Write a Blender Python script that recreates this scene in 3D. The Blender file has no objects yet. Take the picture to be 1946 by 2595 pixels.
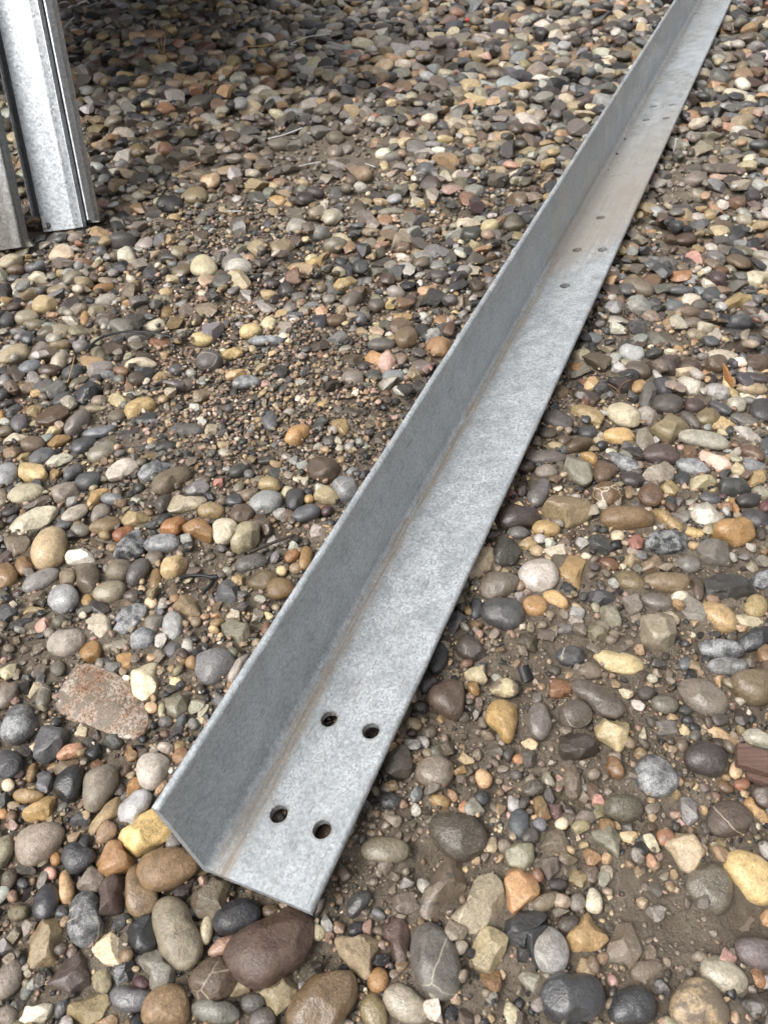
import bpy, bmesh, math, random
import numpy as np
from mathutils import Vector, Matrix

sc = bpy.context.scene
col = sc.collection
RNG = np.random.default_rng(11)
random.seed(5)

# ------------------------------------------------------------------ camera
PITCH, ROLL, CAMH, FPX = math.radians(46.124), math.radians(-2.0), 0.9547, 1950.0
IW, IH = 1946.0, 2595.0
cam_d = bpy.data.cameras.new('camera')
cam = bpy.data.objects.new('camera', cam_d)
col.objects.link(cam)
cam_d.sensor_fit = 'VERTICAL'
cam_d.sensor_height = 36.0
cam_d.lens = 36.0 * FPX / IH
cam_d.clip_start, cam_d.clip_end = 0.02, 500.0
CM = Matrix.Rotation(math.pi / 2 - PITCH, 3, 'X') @ Matrix.Rotation(ROLL, 3, 'Z')
cam.rotation_euler = CM.to_euler()
cam.location = (0, 0, CAMH)
cam_d.dof.use_dof = True
cam_d.dof.focus_distance = 1.25
cam_d.dof.aperture_fstop = 8.0
sc.camera = cam

# ------------------------------------------------------------------ sky, sun, exposure
SUN_EL, SUN_AZ = math.radians(56), math.radians(-122)      # azimuth measured from +Y towards +X
w = bpy.data.worlds.new('World')
sc.world = w
w.use_nodes = True
wn, wl = w.node_tree.nodes, w.node_tree.links
wn.clear()
sky = wn.new('ShaderNodeTexSky')
sky.sky_type = 'NISHITA'
sky.sun_disc = False
sky.sun_elevation, sky.sun_rotation = SUN_EL, SUN_AZ
sky.air_density, sky.dust_density, sky.ozone_density = 1.0, 6.0, 1.0
hs = wn.new('ShaderNodeHueSaturation')
hs.inputs['Saturation'].default_value = 0.12
bg = wn.new('ShaderNodeBackground')
bg.inputs['Strength'].default_value = 0.105
wo = wn.new('ShaderNodeOutputWorld')
wl.new(sky.outputs[0], hs.inputs['Color'])
wl.new(hs.outputs[0], bg.inputs['Color'])
wl.new(bg.outputs[0], wo.inputs['Surface'])
sun_d = bpy.data.lights.new('sun', 'SUN')
sun_d.energy, sun_d.angle, sun_d.color = 1.35, math.radians(28), (1.0, 0.96, 0.90)
sun = bpy.data.objects.new('sun', sun_d)
col.objects.link(sun)
sv = Vector((math.sin(SUN_AZ) * math.cos(SUN_EL), math.cos(SUN_AZ) * math.cos(SUN_EL), math.sin(SUN_EL)))
sun.rotation_euler = sv.to_track_quat('Z', 'Y').to_euler()
sun.location = sv * 8
sc.view_settings.view_transform = 'Standard'
sc.view_settings.look = 'None'
sc.view_settings.gamma = 1.0
sc.view_settings.use_curve_mapping = False
sc.view_settings.exposure = 0.88
sc.cycles.use_denoising = True
sc.cycles.use_adaptive_sampling = True
sc.cycles.adaptive_threshold = 0.02
sc.cycles.max_bounces = 4
sc.cycles.diffuse_bounces = 2
sc.cycles.glossy_bounces = 2

# ------------------------------------------------------------------ photo geometry helpers
CMn = np.array(CM)
CAMP = np.array([0, 0, CAMH])
def rays(P):
    P = np.atleast_2d(np.asarray(P, float))
    d = np.stack([(P[:, 0] - IW / 2) / FPX, (IH / 2 - P[:, 1]) / FPX, -np.ones(len(P))], 1)
    return d @ CMn.T
def ground(P, z=0.0):
    d = rays(P)
    k = (z - CAMH) / d[:, 2]
    return CAMP + d * k[:, None]
def project(X):
    q = (np.atleast_2d(X) - CAMP) @ CMn
    return np.stack([IW / 2 + FPX * q[:, 0] / -q[:, 2], IH / 2 - FPX * q[:, 1] / -q[:, 2]], 1), -q[:, 2]
REG = {'S': (0, 0, 1), 'A': (0, 1900, 2.552), 'B': (650, 2000, 2.552), 'C': (1300, 2000, 2.568), 'D': (0, 1300, 2.552),
       'E': (1200, 1300, 2.2239), 'F': (950, 1500, 3.687), 'G': (0, 900, 3.318), 'H': (400, 1000, 3.318), 'I': (1446, 900, 3.318),
       'J': (1200, 700, 2.2239), 'K': (0, 600, 2.552), 'L': (500, 600, 2.552), 'M': (500, 0, 2.552), 'N': (0, 0, 3.318)}
def px(reg, pts):
    x0, y0, s = REG[reg]
    return np.array(pts, float).reshape(-1, 2) / s + (x0, y0)

def link(o, parent=None):
    col.objects.link(o)
    if parent is not None:
        o.parent = parent
    return o
def tag(o, label=None, cat=None, group=None, kind=None):
    for k, v in (('label', label), ('category', cat), ('group', group), ('kind', kind)):
        if v:
            o[k] = v
    return o
def mesh_obj(name, verts, faces, mat, parent=None, smooth=True, sharp=None):
    me = bpy.data.meshes.new(name)
    me.from_pydata([tuple(v) for v in verts], [], faces)
    me.update()
    if mat:
        me.materials.append(mat)
    me.polygons.foreach_set('use_smooth', [smooth] * len(me.polygons))
    if sharp:
        me.set_sharp_from_angle(angle=math.radians(sharp))
    return link(bpy.data.objects.new(name, me), parent)

# ------------------------------------------------------------------ materials
class NT:
    def __init__(self, name):
        self.m = bpy.data.materials.new(name)
        self.m.use_nodes = True
        self.n, self.l = self.m.node_tree.nodes, self.m.node_tree.links
        self.b = self.n['Principled BSDF']
    def put(self, sock, v):
        if v is None:
            return
        if hasattr(v, 'is_output') or isinstance(v, bpy.types.NodeSocket):
            self.l.new(v, sock)
        else:
            sock.default_value = v
    def pos(self):
        return self.n.new('ShaderNodeNewGeometry').outputs['Position']
    def obj(self):
        return self.n.new('ShaderNodeTexCoord').outputs['Object']
    def xyz(self, v):
        s = self.n.new('ShaderNodeSeparateXYZ'); self.put(s.inputs[0], v)
        return s.outputs
    def scale(self, v, s):
        x = self.n.new('ShaderNodeVectorMath'); x.operation = 'MULTIPLY'
        self.put(x.inputs[0], v); x.inputs[1].default_value = s
        return x.outputs[0]
    def noise(self, v, s, d=3.0, r=0.55, out='Fac', dist=0.0):
        x = self.n.new('ShaderNodeTexNoise')
        self.put(x.inputs['Vector'], v)
        x.inputs['Scale'].default_value, x.inputs['Detail'].default_value = s, d
        x.inputs['Roughness'].default_value, x.inputs['Distortion'].default_value = r, dist
        return x.outputs[out]
    def voro(self, v, s, feat='F1', out='Distance', rnd=1.0):
        x = self.n.new('ShaderNodeTexVoronoi'); x.feature = feat
        self.put(x.inputs['Vector'], v)
        x.inputs['Scale'].default_value, x.inputs['Randomness'].default_value = s, rnd
        return x.outputs[out]
    def math(self, op, a, b=None, c=None):
        x = self.n.new('ShaderNodeMath'); x.operation = op
        for i, v in enumerate((a, b, c)):
            self.put(x.inputs[i], v)
        return x.outputs[0]
    def rng(self, v, a, b, c=0.0, d=1.0, smooth=False):
        x = self.n.new('ShaderNodeMapRange')
        if smooth:
            x.interpolation_type = 'SMOOTHSTEP'
        self.put(x.inputs[0], v)
        for i, q in enumerate((a, b, c, d)):
            x.inputs[i + 1].default_value = q
        return x.outputs[0]
    def mix(self, f, a, b, mode='MIX'):
        x = self.n.new('ShaderNodeMix'); x.data_type = 'RGBA'; x.blend_type = mode
        self.put(x.inputs[0], f)
        for i, v in ((6, a), (7, b)):
            if isinstance(v, tuple) and len(v) == 3:
                v = (*v, 1.0)
            self.put(x.inputs[i], v)
        return x.outputs[2]
    def attr(self, name, out='Color'):
        x = self.n.new('ShaderNodeAttribute'); x.attribute_name = name
        return x.outputs[out]
    def bump(self, h, strength, dist, nrm=None):
        x = self.n.new('ShaderNodeBump')
        x.inputs['Strength'].default_value, x.inputs['Distance'].default_value = strength, dist
        self.put(x.inputs['Height'], h)
        self.put(x.inputs['Normal'], nrm)
        return x.outputs[0]
    def done(self, color=None, rough=None, metal=None, nrm=None, spec=None):
        for k, v in (('Base Color', color), ('Roughness', rough), ('Metallic', metal), ('Normal', nrm), ('Specular IOR Level', spec)):
            if isinstance(v, tuple) and len(v) == 3:
                v = (*v, 1.0)
            self.put(self.b.inputs[k], v)
        return self.m

def mat_stone(name, vein=0.0, frost=False, granite=False, muddy=False):
    t = NT(name)
    p = t.pos()
    c = t.attr('stone_colour')
    ft = t.n.new('ShaderNodeSeparateColor'); t.put(ft.inputs[0], t.attr('stone_marks'))
    speck, frst, wet = ft.outputs[0], ft.outputs[1], ft.outputs[2]
    n1 = t.noise(p, 80, 3, 0.6)
    n2 = t.noise(p, 620, 2, 0.75)
    n3 = t.noise(p, 210, 3, 0.7)
    k = t.math('ADD', t.rng(n1, 0.25, 0.75, 0.70, 1.26), t.rng(n2, 0.3, 0.7, -0.24, 0.24))
    k = t.math('ADD', k, t.rng(n3, 0.3, 0.7, -0.22, 0.22))
    cc = t.mix(1.0, c, k, 'MULTIPLY')
    cc = t.mix(t.rng(n3, 0.5, 0.75, 0.0, 0.20), cc, t.mix(1.0, cc, (1.10, 0.95, 0.78), 'MULTIPLY'))
    cc = t.mix(t.math('MULTIPLY', speck, t.rng(n2, 0.30, 0.40, 0.8, 0.0)), cc, t.mix(1.0, cc, (0.30, 0.28, 0.26), 'MULTIPLY'))
    cc = t.mix(t.math('MULTIPLY', speck, t.rng(n2, 0.60, 0.68, 0.0, 0.45)), cc, (0.46, 0.44, 0.40))
    if frost:
        fr = t.math('MULTIPLY', frst, t.math('MULTIPLY', t.rng(t.noise(p, 55, 4, 0.7), 0.42, 0.60), t.rng(n2, 0.32, 0.68, 0.15, 1.0)))
        cc = t.mix(fr, cc, (0.46, 0.46, 0.46))
    if vein:
        vd = t.n.new('ShaderNodeTexNoise'); t.put(vd.inputs['Vector'], p); vd.inputs['Scale'].default_value = 60
        ve = t.voro(t.mix(0.006 if vein < 0.95 else 0.012, p, vd.outputs['Color']), 15 if vein < 0.95 else 40, 'DISTANCE_TO_EDGE')
        vm = t.rng(ve, 0.004, 0.016 if vein < 0.95 else 0.045, vein, 0.0)
        if vein < 0.95:
            vm = t.math('MULTIPLY', vm, t.rng(t.noise(p, 22, 1), 0.40, 0.56))
        cc = t.mix(vm, cc, (0.56, 0.49, 0.38))
    if granite:
        g2 = t.voro(p, 400, out='Color'); gs2 = t.n.new('ShaderNodeSeparateColor'); t.put(gs2.inputs[0], g2)
        gc = t.mix(t.rng(gs2.outputs[1], 0.20, 0.55), (0.19, 0.14, 0.105), (0.42, 0.375, 0.315))
        gc = t.mix(t.rng(t.noise(p, 19, 6, 0.8), 0.40, 0.60, 0.0, 0.95), gc, t.mix(1.0, gc, (0.58, 0.33, 0.19), 'MULTIPLY'))
        cc = gc
    mn = t.noise(p, 42, 5, 0.7) if muddy else n1
    mm = t.rng(mn, 0.50, 0.57) if granite else t.rng(mn, 0.42, 0.52) if muddy else t.rng(t.math('ADD', mn, t.math('MULTIPLY', n3, 0.3)), 0.82, 0.90, 0.0, 0.5)
    cc = t.mix(mm, cc, t.mix(t.rng(n2, 0.3, 0.7), (0.115, 0.086, 0.06), (0.22, 0.172, 0.126)))
    ro = t.rng(t.math('ADD', n1, t.math('MULTIPLY', n2, 0.6)), 0.5, 1.1, 0.36, 0.68)
    ro = t.math('SUBTRACT', ro, t.math('MULTIPLY', wet, 0.15))
    ro = t.math('ADD', ro, t.math('MULTIPLY', mm, 0.12))
    h = t.math('ADD', n3, t.math('MULTIPLY', n2, 0.40))
    bp_ = t.bump(h, 0.9, 0.0020)
    t.put(t.b.inputs['Coat Weight'], t.rng(t.math('ADD', wet, t.math('MULTIPLY', n1, 0.8)), 0.40, 1.2, 0.25, 1.0))
    t.b.inputs['Coat Roughness'].default_value = 0.24
    t.b.inputs['Coat IOR'].default_value = 1.5
    t.put(t.b.inputs['Coat Normal'], t.bump(h, 0.45, 0.0020))
    return t.done(cc, ro, 0.0, bp_, 0.4)

def mat_mud():
    t = NT('wet_mud')
    p = t.pos()
    n1 = t.noise(p, 14, 5, 0.6); n2 = t.noise(p, 120, 5, 0.7); n3 = t.noise(p, 800, 3, 0.7)
    c = t.mix(t.rng(n1, 0.3, 0.7), (0.145, 0.117, 0.088), (0.34, 0.285, 0.222))
    c = t.mix(t.rng(n2, 0.35, 0.65, 0.0, 0.6), c, (0.19, 0.152, 0.112))
    g = t.voro(p, 520, out='Color'); gd = t.voro(p, 520)
    gs = t.n.new('ShaderNodeSeparateColor'); t.put(gs.inputs[0], g)
    gcol = t.mix(t.rng(gs.outputs[1], 0.2, 0.8), (0.045, 0.043, 0.042), (0.36, 0.27, 0.16))
    gm = t.math('MULTIPLY', t.rng(gs.outputs[0], 0.62, 0.66), t.rng(gd, 0.30, 0.42, 1.0, 0.0))
    c = t.mix(gm, c, gcol)
    h = t.math('ADD', t.math('MULTIPLY', n2, 1.0), t.math('MULTIPLY', n3, 0.35))
    h = t.math('ADD', h, t.math('MULTIPLY', t.noise(p, 48, 3, 0.6), 1.6))
    h = t.math('ADD', h, t.math('MULTIPLY', gm, 0.5))
    ro = t.rng(t.math('ADD', n1, n2), 0.7, 1.3, 0.28, 0.66)
    return t.done(c, ro, 0.0, t.bump(h, 1.0, 0.011), 0.5)

def mat_galv():
    t = NT('galvanised_steel')
    o = t.obj(); s = t.xyz(o); x, y, z = s[0], s[1], s[2]
    sp = t.voro(t.mix(0.012, o, t.n.new('ShaderNodeTexNoise').outputs['Color']), 240, out='Color')
    ss = t.n.new('ShaderNodeSeparateColor'); t.put(ss.inputs[0], sp)
    n1 = t.noise(o, 28, 5, 0.65); n2 = t.noise(o, 260, 4, 0.7); n3 = t.noise(o, 7, 4, 0.6)
    k = t.math('ADD', t.rng(ss.outputs[0], 0, 1, 0.85, 1.15), t.rng(n1, 0.3, 0.7, -0.05, 0.05))
    k = t.math('ADD', k, t.rng(n2, 0.3, 0.7, -0.05, 0.05))
    k = t.math('ADD', k, t.rng(n3, 0.3, 0.7, -0.04, 0.04))
    c = t.mix(1.0, (0.365, 0.390, 0.408), k, 'MULTIPLY')
    # white zinc bloom flakes on the flat leg
    fl = t.math('MULTIPLY', t.rng(t.noise(o, 380, 2, 0.7), 0.49, 0.56), t.rng(n1, 0.30, 0.6))
    c = t.mix(t.math('MULTIPLY', fl, 0.28), c, (0.62, 0.635, 0.64))
    isflat = t.rng(z, 0.0135, 0.030, 1.0, 0.0)
    # brown water stain running along the root
    st = t.scale(o, (260, 9, 60)); stn = t.noise(st, 1.0, 6, 0.75)
    wav = t.math('ADD', x, t.math('MULTIPLY', t.math('SUBTRACT', t.noise(t.scale(o, (30, 14, 0)), 1.0, 5, 0.7), 0.5), 0.026))
    wav2 = t.math('SUBTRACT', wav, t.rng(y, 0.0, 0.5, 0.012, 0.0))
    band = t.math('MULTIPLY', t.rng(wav, 0.012, 0.019, 0, 1, True), t.rng(wav2, 0.021, 0.038, 1, 0, True))
    stain = t.math('MULTIPLY', band, t.math('MULTIPLY', t.rng(stn, 0.36, 0.55, 0.25, 1.0), t.rng(n1, 0.28, 0.50, 0.55, 1.0)))
    # dirty wash around the middle holes, smeared along the beam
    edge = t.math('ADD', y, t.math('MULTIPLY', t.math('SUBTRACT', t.noise(t.scale(o, (90, 1.2, 1)), 1.0, 4, 0.7), 0.5), 0.55))
    edge = t.math('ADD', edge, t.math('MULTIPLY', x, -1.6))
    wash = t.math('MULTIPLY', t.rng(edge, 1.32, 1.52, 0, 1, True), t.rng(edge, 1.78, 2.7, 1, 0, True))
    wash = t.math('MULTIPLY', wash, t.rng(t.noise(t.scale(o, (220, 3, 1)), 1.0, 3), 0.3, 0.7, 0.35, 1.0))
    stain = t.math('MAXIMUM', stain, t.math('MINIMUM', t.math('MULTIPLY', wash, 1.25), 0.9))
    # short brown streaks by the near holes
    dr = t.noise(t.scale(o, (190, 16, 1)), 1.0, 3, 0.6)
    drm = t.math('MULTIPLY', t.rng(dr, 0.60, 0.72), t.rng(y, 0.30, 0.55, 0.75, 0.12))
    stain = t.math('MULTIPLY', t.math('MAXIMUM', stain, drm), isflat)
    c = t.mix(t.math('MULTIPLY', stain, 0.78), c, t.mix(t.rng(n2, 0.3, 0.7), (0.14, 0.10, 0.062), (0.26, 0.205, 0.14)))
    # broad grey wet film further along
    wf = t.math('MULTIPLY', t.rng(y, 1.0, 2.2), t.rng(t.noise(t.scale(o, (9, 4, 9)), 1.0, 4, 0.6, dist=0.8), 0.46, 0.54))
    c = t.mix(t.math('MULTIPLY', wf, 0.35), c, (0.34, 0.325, 0.30))
    # pits and scratches
    pit = t.rng(t.voro(o, 95), 0.035, 0.06, 1.0, 0.0)
    scr = t.math('MULTIPLY', t.rng(t.noise(t.scale(o, (500, 26, 300)), 1.0, 2, 0.5, dist=0.3), 0.67, 0.73), 0.7)
    mk = t.math('MAXIMUM', pit, scr)
    # zinc built up and chipped round the near holes
    rim = None
    for hs_, ht_ in ((0.0865, 0.0607), (0.0865, 0.1213), (0.2233, 0.0607), (0.2233, 0.1225)):
        dx_, dy_ = t.math('SUBTRACT', x, ht_), t.math('SUBTRACT', y, hs_)
        dd_ = t.math('SQRT', t.math('ADD', t.math('MULTIPLY', dx_, dx_), t.math('MULTIPLY', dy_, dy_)))
        rim = dd_ if rim is None else t.math('MINIMUM', rim, dd_)
    rm = t.math('MULTIPLY', t.rng(rim, 0.0120, 0.0150, 1.0, 0.0), t.rng(n2, 0.40, 0.55))
    c = t.mix(t.math('MULTIPLY', rm, 0.6), c, (0.16, 0.135, 0.11))
    c = t.mix(t.math('MULTIPLY', mk, 0.7), c, (0.13, 0.13, 0.13))
    met = t.math('SUBTRACT', 0.55, t.math('MULTIPLY', t.math('MAXIMUM', stain, fl), 0.6))
    ro = t.rng(t.math('ADD', n1, n2), 0.7, 1.3, 0.46, 0.62)
    ro = t.math('SUBTRACT', ro, t.math('MULTIPLY', wf, 0.26))
    h = t.math('SUBTRACT', t.math('ADD', n2, t.math('MULTIPLY', n1, 2.0)), t.math('MULTIPLY', mk, 1.5))
    return t.done(c, ro, met, t.bump(h, 0.35, 0.0009))

def mat_sheet(name, base, rough, dirty):
    t = NT(name)
    o = t.obj(); s = t.xyz(o)
    v1 = t.voro(t.scale(o, (1, 0.6, 1)), 190, out='Color'); ss = t.n.new('ShaderNodeSeparateColor'); t.put(ss.inputs[0], v1)
    n1 = t.noise(o, 130, 5, 0.75, dist=1.5)
    k = t.math('ADD', t.rng(ss.outputs[0], 0, 1, 0.72, 1.18), t.rng(n1, 0.3, 0.7, -0.26, 0.20))
    c = t.mix(1.0, base, k, 'MULTIPLY')
    ro = t.math('ADD', t.rng(ss.outputs[1], 0, 1, rough - 0.07, rough + 0.10), t.rng(n1, 0.35, 0.65, 0.08, -0.02))
    if dirty:
        d = t.math('ADD', t.noise(t.scale(o, (26, 26, 3.2)), 1.0, 5, 0.65), t.rng(s[2], 0.0, 0.16, 0.20, 0.0))
        d = t.rng(d, 0.42, 0.68)
        c = t.mix(t.math('MULTIPLY', d, 0.85), c, t.mix(n1, (0.10, 0.092, 0.08), (0.24, 0.225, 0.20)))
        ro = t.math('ADD', ro, t.math('MULTIPLY', d, 0.3))
    # knurling of the flanges: rows of small dimples
    ang = t.n.new('ShaderNodeNewGeometry')
    kx = t.math('SINE', t.math('MULTIPLY', s[1], 2 * math.pi / 0.0046))
    kz = t.math('SINE', t.math('MULTIPLY', s[2], 2 * math.pi / 0.0075))
    dm = t.rng(t.math('MULTIPLY', kx, kz), 0.15, 0.6)
    side = t.attr('knurl', 'Fac')
    h = t.math('ADD', t.math('MULTIPLY', t.math('MULTIPLY', dm, side), 3.0), t.math('MULTIPLY', ss.outputs[0], 0.22))
    h = t.math('ADD', h, t.math('MULTIPLY', n1, 0.3))
    c = t.mix(t.math('MULTIPLY', t.math('MULTIPLY', dm, side), 0.55), c, (0.90, 0.91, 0.92))
    return t.done(c, ro, 0.92, t.bump(h, 0.5, 0.0006))

def mat_plain(name, c, rough=0.5, metal=0.0, var=0.2, scale=90, bump=0.3):
    t = NT(name)
    p = t.obj()
    n = t.noise(p, scale, 4, 0.6)
    cc = t.mix(1.0, c, t.rng(n, 0.25, 0.75, 1 - var, 1 + var), 'MULTIPLY')
    return t.done(cc, t.rng(n, 0.3, 0.7, max(0.02, rough - 0.08), rough + 0.08), metal, t.bump(n, bump, 0.002))

def mat_wood(name, c1, c2):
    t = NT(name)
    o = t.obj()
    g = t.noise(t.scale(o, (14, 420, 420)), 1.0, 4, 0.6, dist=0.4)
    c = t.mix(t.rng(g, 0.3, 0.7), c1, c2)
    c = t.mix(t.rng(t.noise(t.scale(o, (40, 900, 900)), 1.0, 2), 0.62, 0.70, 0, 0.8), c, (0.03, 0.02, 0.018))
    return t.done(c, 0.62, 0.0, t.bump(g, 0.6, 0.002))

M_STONE, M_MUD, M_GALV = mat_stone('wet_stone'), mat_mud(), mat_galv()
M_STONES = {'v': mat_stone('veined_stone', 0.55), 'V': mat_stone('web_veined_stone', 1.0), 'h': mat_stone('frosted_stone', 0.0, True),
            'vh': mat_stone('frosted_veined_stone', 0.8, True), 'g': mat_stone('rusty_granite', 0.0, False, True, True), 'm': mat_stone('muddy_stone', 0.0, False, False, True)}
def stone_mat(feat):
    f = feat.replace('w', '').replace('s', '').replace('-', '')
    return M_STONES.get(f, M_STONE)
M_SHEET = mat_sheet('bright_zinc_sheet', (0.36, 0.378, 0.395), 0.31, False)
M_SHEET2 = mat_sheet('grey_zinc_sheet', (0.44, 0.455, 0.47), 0.34, False)
M_SHEET3 = mat_sheet('weathered_zinc_sheet', (0.28, 0.29, 0.296), 0.42, True)
M_BLACK = mat_plain('black_plastic', (0.010, 0.010, 0.011), 0.48, 0, 0.2)
M_WHITE = mat_plain('white_plastic', (0.52, 0.52, 0.51), 0.45, 0, 0.15)
M_RED = mat_plain('red_plastic', (0.55, 0.03, 0.02), 0.4)
M_TWIG = mat_plain('dark_bark', (0.045, 0.033, 0.026), 0.6, 0, 0.4, 300, 0.8)
M_STRAW = mat_plain('dry_straw', (0.42, 0.27, 0.11), 0.6, 0, 0.3)
M_ROOT = mat_plain('brown_rootlet', (0.15, 0.085, 0.05), 0.6, 0, 0.3)
M_WOOD = mat_wood('weathered_red_wood', (0.07, 0.036, 0.027), (0.175, 0.105, 0.08))
M_SPLINT = mat_wood('fresh_split_wood', (0.34, 0.15, 0.05), (0.55, 0.28, 0.11))
M_NAVY = mat_plain('dark_navy_paint', (0.012, 0.016, 0.028), 0.45, 0, 0.3)
M_TYRE = mat_plain('tyre_rubber', (0.018, 0.018, 0.018), 0.75, 0, 0.3)
M_DECK = mat_wood('grey_deck_board', (0.10, 0.085, 0.07), (0.20, 0.17, 0.14))
def mat_puddle():
    t = NT('muddy_water')
    n = t.noise(t.pos(), 60, 2)
    return t.done((0.155, 0.122, 0.090), 0.04, 0.0, t.bump(n, 0.05, 0.001), 0.6)
M_WATER = mat_puddle()

# ------------------------------------------------------------------ numpy value noise for relief
class Waves:
    def __init__(self, rng, scales):
        self.w = []
        for lam, amp, n in scales:
            for _ in range(n):
                a = rng.uniform(0, 2 * math.pi)
                L = lam * rng.uniform(0.7, 1.4)
                self.w.append((math.cos(a) / L * 6.283, math.sin(a) / L * 6.283, rng.uniform(0, 6.283), amp / math.sqrt(n)))
    def __call__(self, x, y):
        r = np.zeros_like(x)
        for kx, ky, ph, am in self.w:
            r = r + am * np.sin(kx * x + ky * y + ph)
        return r
DIRT = Waves(RNG, [(0.45, 0.005, 6), (0.13, 0.0035, 8), (0.05, 0.0034, 8), (0.026, 0.0026, 8)])
HOLLOWS = [(ground(px('B', [(1130, 480)]))[0][:2], 0.035, 0.016), (ground(px('C', [(1490, 850)]))[0][:2], 0.034, 0.014),
           (ground(px('F', [(480, 1250)]))[0][:2], 0.040, 0.008), (ground(px('C', [(850, 820)]))[0][:2], 0.05, 0.004)]
def dirt(x, y):
    z = DIRT(x, y) - 0.002
    for (cx, cy), r, d in HOLLOWS:
        z = z - d * np.exp(-((x - cx) ** 2 + (y - cy) ** 2) / (r * r))
    return z

def fill_mesh(me, V, F, smooth=True):
    k = F.shape[1]
    me.vertices.add(len(V)); me.vertices.foreach_set('co', np.ascontiguousarray(V, np.float32).ravel())
    me.loops.add(F.size); me.loops.foreach_set('vertex_index', np.ascontiguousarray(F, np.int32).ravel())
    me.polygons.add(len(F)); me.polygons.foreach_set('loop_start', np.arange(0, F.size, k, dtype=np.int32))
    sm = np.full(len(F), smooth) if isinstance(smooth, bool) else smooth
    me.polygons.foreach_set('use_smooth', sm)
    me.update(calc_edges=True)

# ------------------------------------------------------------------ the steel angle
LW, TH = 0.152, 0.0095
Hh = np.array([-0.22833408, 0.33014696, 0.015]); Dd = np.array([0.42172805, 0.90672237, 0.0])
Rr = np.array([-0.09313923, 0.26726612, 0.04453561])
bb = (Rr - Hh) / np.linalg.norm(Rr - Hh)
bb = bb - (bb @ Dd) * Dd; bb /= np.linalg.norm(bb)
nb = np.cross(bb, Dd)
if nb[2] < 0:
    nb = -nb
def arc(cx, cy, r, a0, a1, n):
    return [(cx + r * math.cos(math.radians(a0 + (a1 - a0) * i / n)), cy + r * math.sin(math.radians(a0 + (a1 - a0) * i / n))) for i in range(n + 1)]
prof = arc(0.0025, 0.0025, 0.0025, 180, 270, 3) + arc(LW - 0.0018, 0.0018, 0.0018, -90, 0, 2) + arc(LW - 0.0055, TH - 0.0055, 0.0055, 0, 90, 6)
prof += arc(TH + 0.013, TH + 0.013, 0.013, 270, 180, 8)
prof += arc(TH - 0.0055, LW - 0.0055, 0.0055, 0, 90, 6) + arc(0.0018, LW - 0.0018, 0.0018, 90, 180, 2)
LEN = 6.1
S_ = [0.0, 0.0012] + list(np.linspace(0.06, LEN, 110))
np_ = len(prof)
cxy = np.mean(np.array(prof), 0)
V = []
for k, s in enumerate(S_):
    jg = RNG.normal(0, 0.00022, 4); bow = 0.0016 * math.sin(s * 1.1 + 0.4)
    for (a, b) in prof:
        V.append((a + (jg[0] if a > LW * 0.8 else jg[1]) + bow * (1 if k > 1 else 0), s, b + (jg[2] if b > LW * 0.8 else 0)))
F = []
for k in range(len(S_) - 1):
    for i in range(np_):
        j = (i + 1) % np_
        F.append((k * np_ + i, k * np_ + j, (k + 1) * np_ + j, (k + 1) * np_ + i))
F.append(tuple(range(np_ - 1, -1, -1)))
F.append(tuple((len(S_) - 1) * np_ + i for i in range(np_)))
beam = mesh_obj('steel_angle', V, F, M_GALV)
bm = bmesh.new(); bm.from_mesh(beam.data); bmesh.ops.recalc_face_normals(bm, faces=bm.faces); bm.to_mesh(beam.data); bm.free()
holes = [(0.0865, 0.0607), (0.0865, 0.1213), (0.2233, 0.0607), (0.2233, 0.1225), (1.4066, 0.0744), (1.586, 0.0590), (1.586, 0.1200),
         (1.769, 0.0750), (2.497, 0.0580), (2.497, 0.1185), (2.623, 0.0590), (2.623, 0.1180)]
cb = bmesh.new()
for s, t_ in holes:
    bmesh.ops.create_cone(cb, cap_ends=True, segments=40, radius1=0.0114, radius2=0.0114, depth=0.05, matrix=Matrix.Translation((t_, s, TH / 2)))
cme = bpy.data.meshes.new('cut'); cb.to_mesh(cme); cb.free()
cut = link(bpy.data.objects.new('cut', cme))
md = beam.modifiers.new('holes', 'BOOLEAN'); md.operation = 'DIFFERENCE'; md.object = cut; md.solver = 'EXACT'
dg = bpy.context.evaluated_depsgraph_get()
nm = bpy.data.meshes.new_from_object(beam.evaluated_get(dg))
beam.modifiers.clear()
beam.data = nm
bpy.data.objects.remove(cut)
nm.polygons.foreach_set('use_smooth', [True] * len(nm.polygons))
nm.set_sharp_from_angle(angle=math.radians(32))
BM4 = Matrix(((bb[0], Dd[0], nb[0], Hh[0]), (bb[1], Dd[1], nb[1], Hh[1]), (bb[2], Dd[2], nb[2], Hh[2]), (0, 0, 0, 1)))
beam.matrix_world = BM4
tag(beam, 'long galvanised steel L-shaped angle with bolt holes lying across the gravel', 'steel angle')

def beam_under(x, y):
    """height of the angle's underside above a plan position (inf where it does not reach)"""
    # plan: solve for s, t on the plane through Hh spanned by bb, Dd
    A = np.array([[bb[0], Dd[0]], [bb[1], Dd[1]]]); iA = np.linalg.inv(A)
    dx, dy = x - Hh[0], y - Hh[1]
    t_ = iA[0, 0] * dx + iA[0, 1] * dy; s = iA[1, 0] * dx + iA[1, 1] * dy
    z = Hh[2] + t_ * bb[2]
    lean = -nb[:2] @ np.array([bb[0], bb[1]]) / (bb[0] ** 2 + bb[1] ** 2) * LW   # how far the upright overhangs
    inside = (s > -0.004) & (s < LEN) & (t_ > -0.004) & (t_ < LW + 0.002)
    over = (s > -0.004) & (s < LEN) & (t_ <= -0.004) & (t_ > -lean)
    zz = np.where(inside, z, np.inf)
    zz = np.where(over, Hh[2] + np.clip(-t_ / max(lean, 1e-4), 0, 1) * LW, zz)
    return zz

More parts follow.
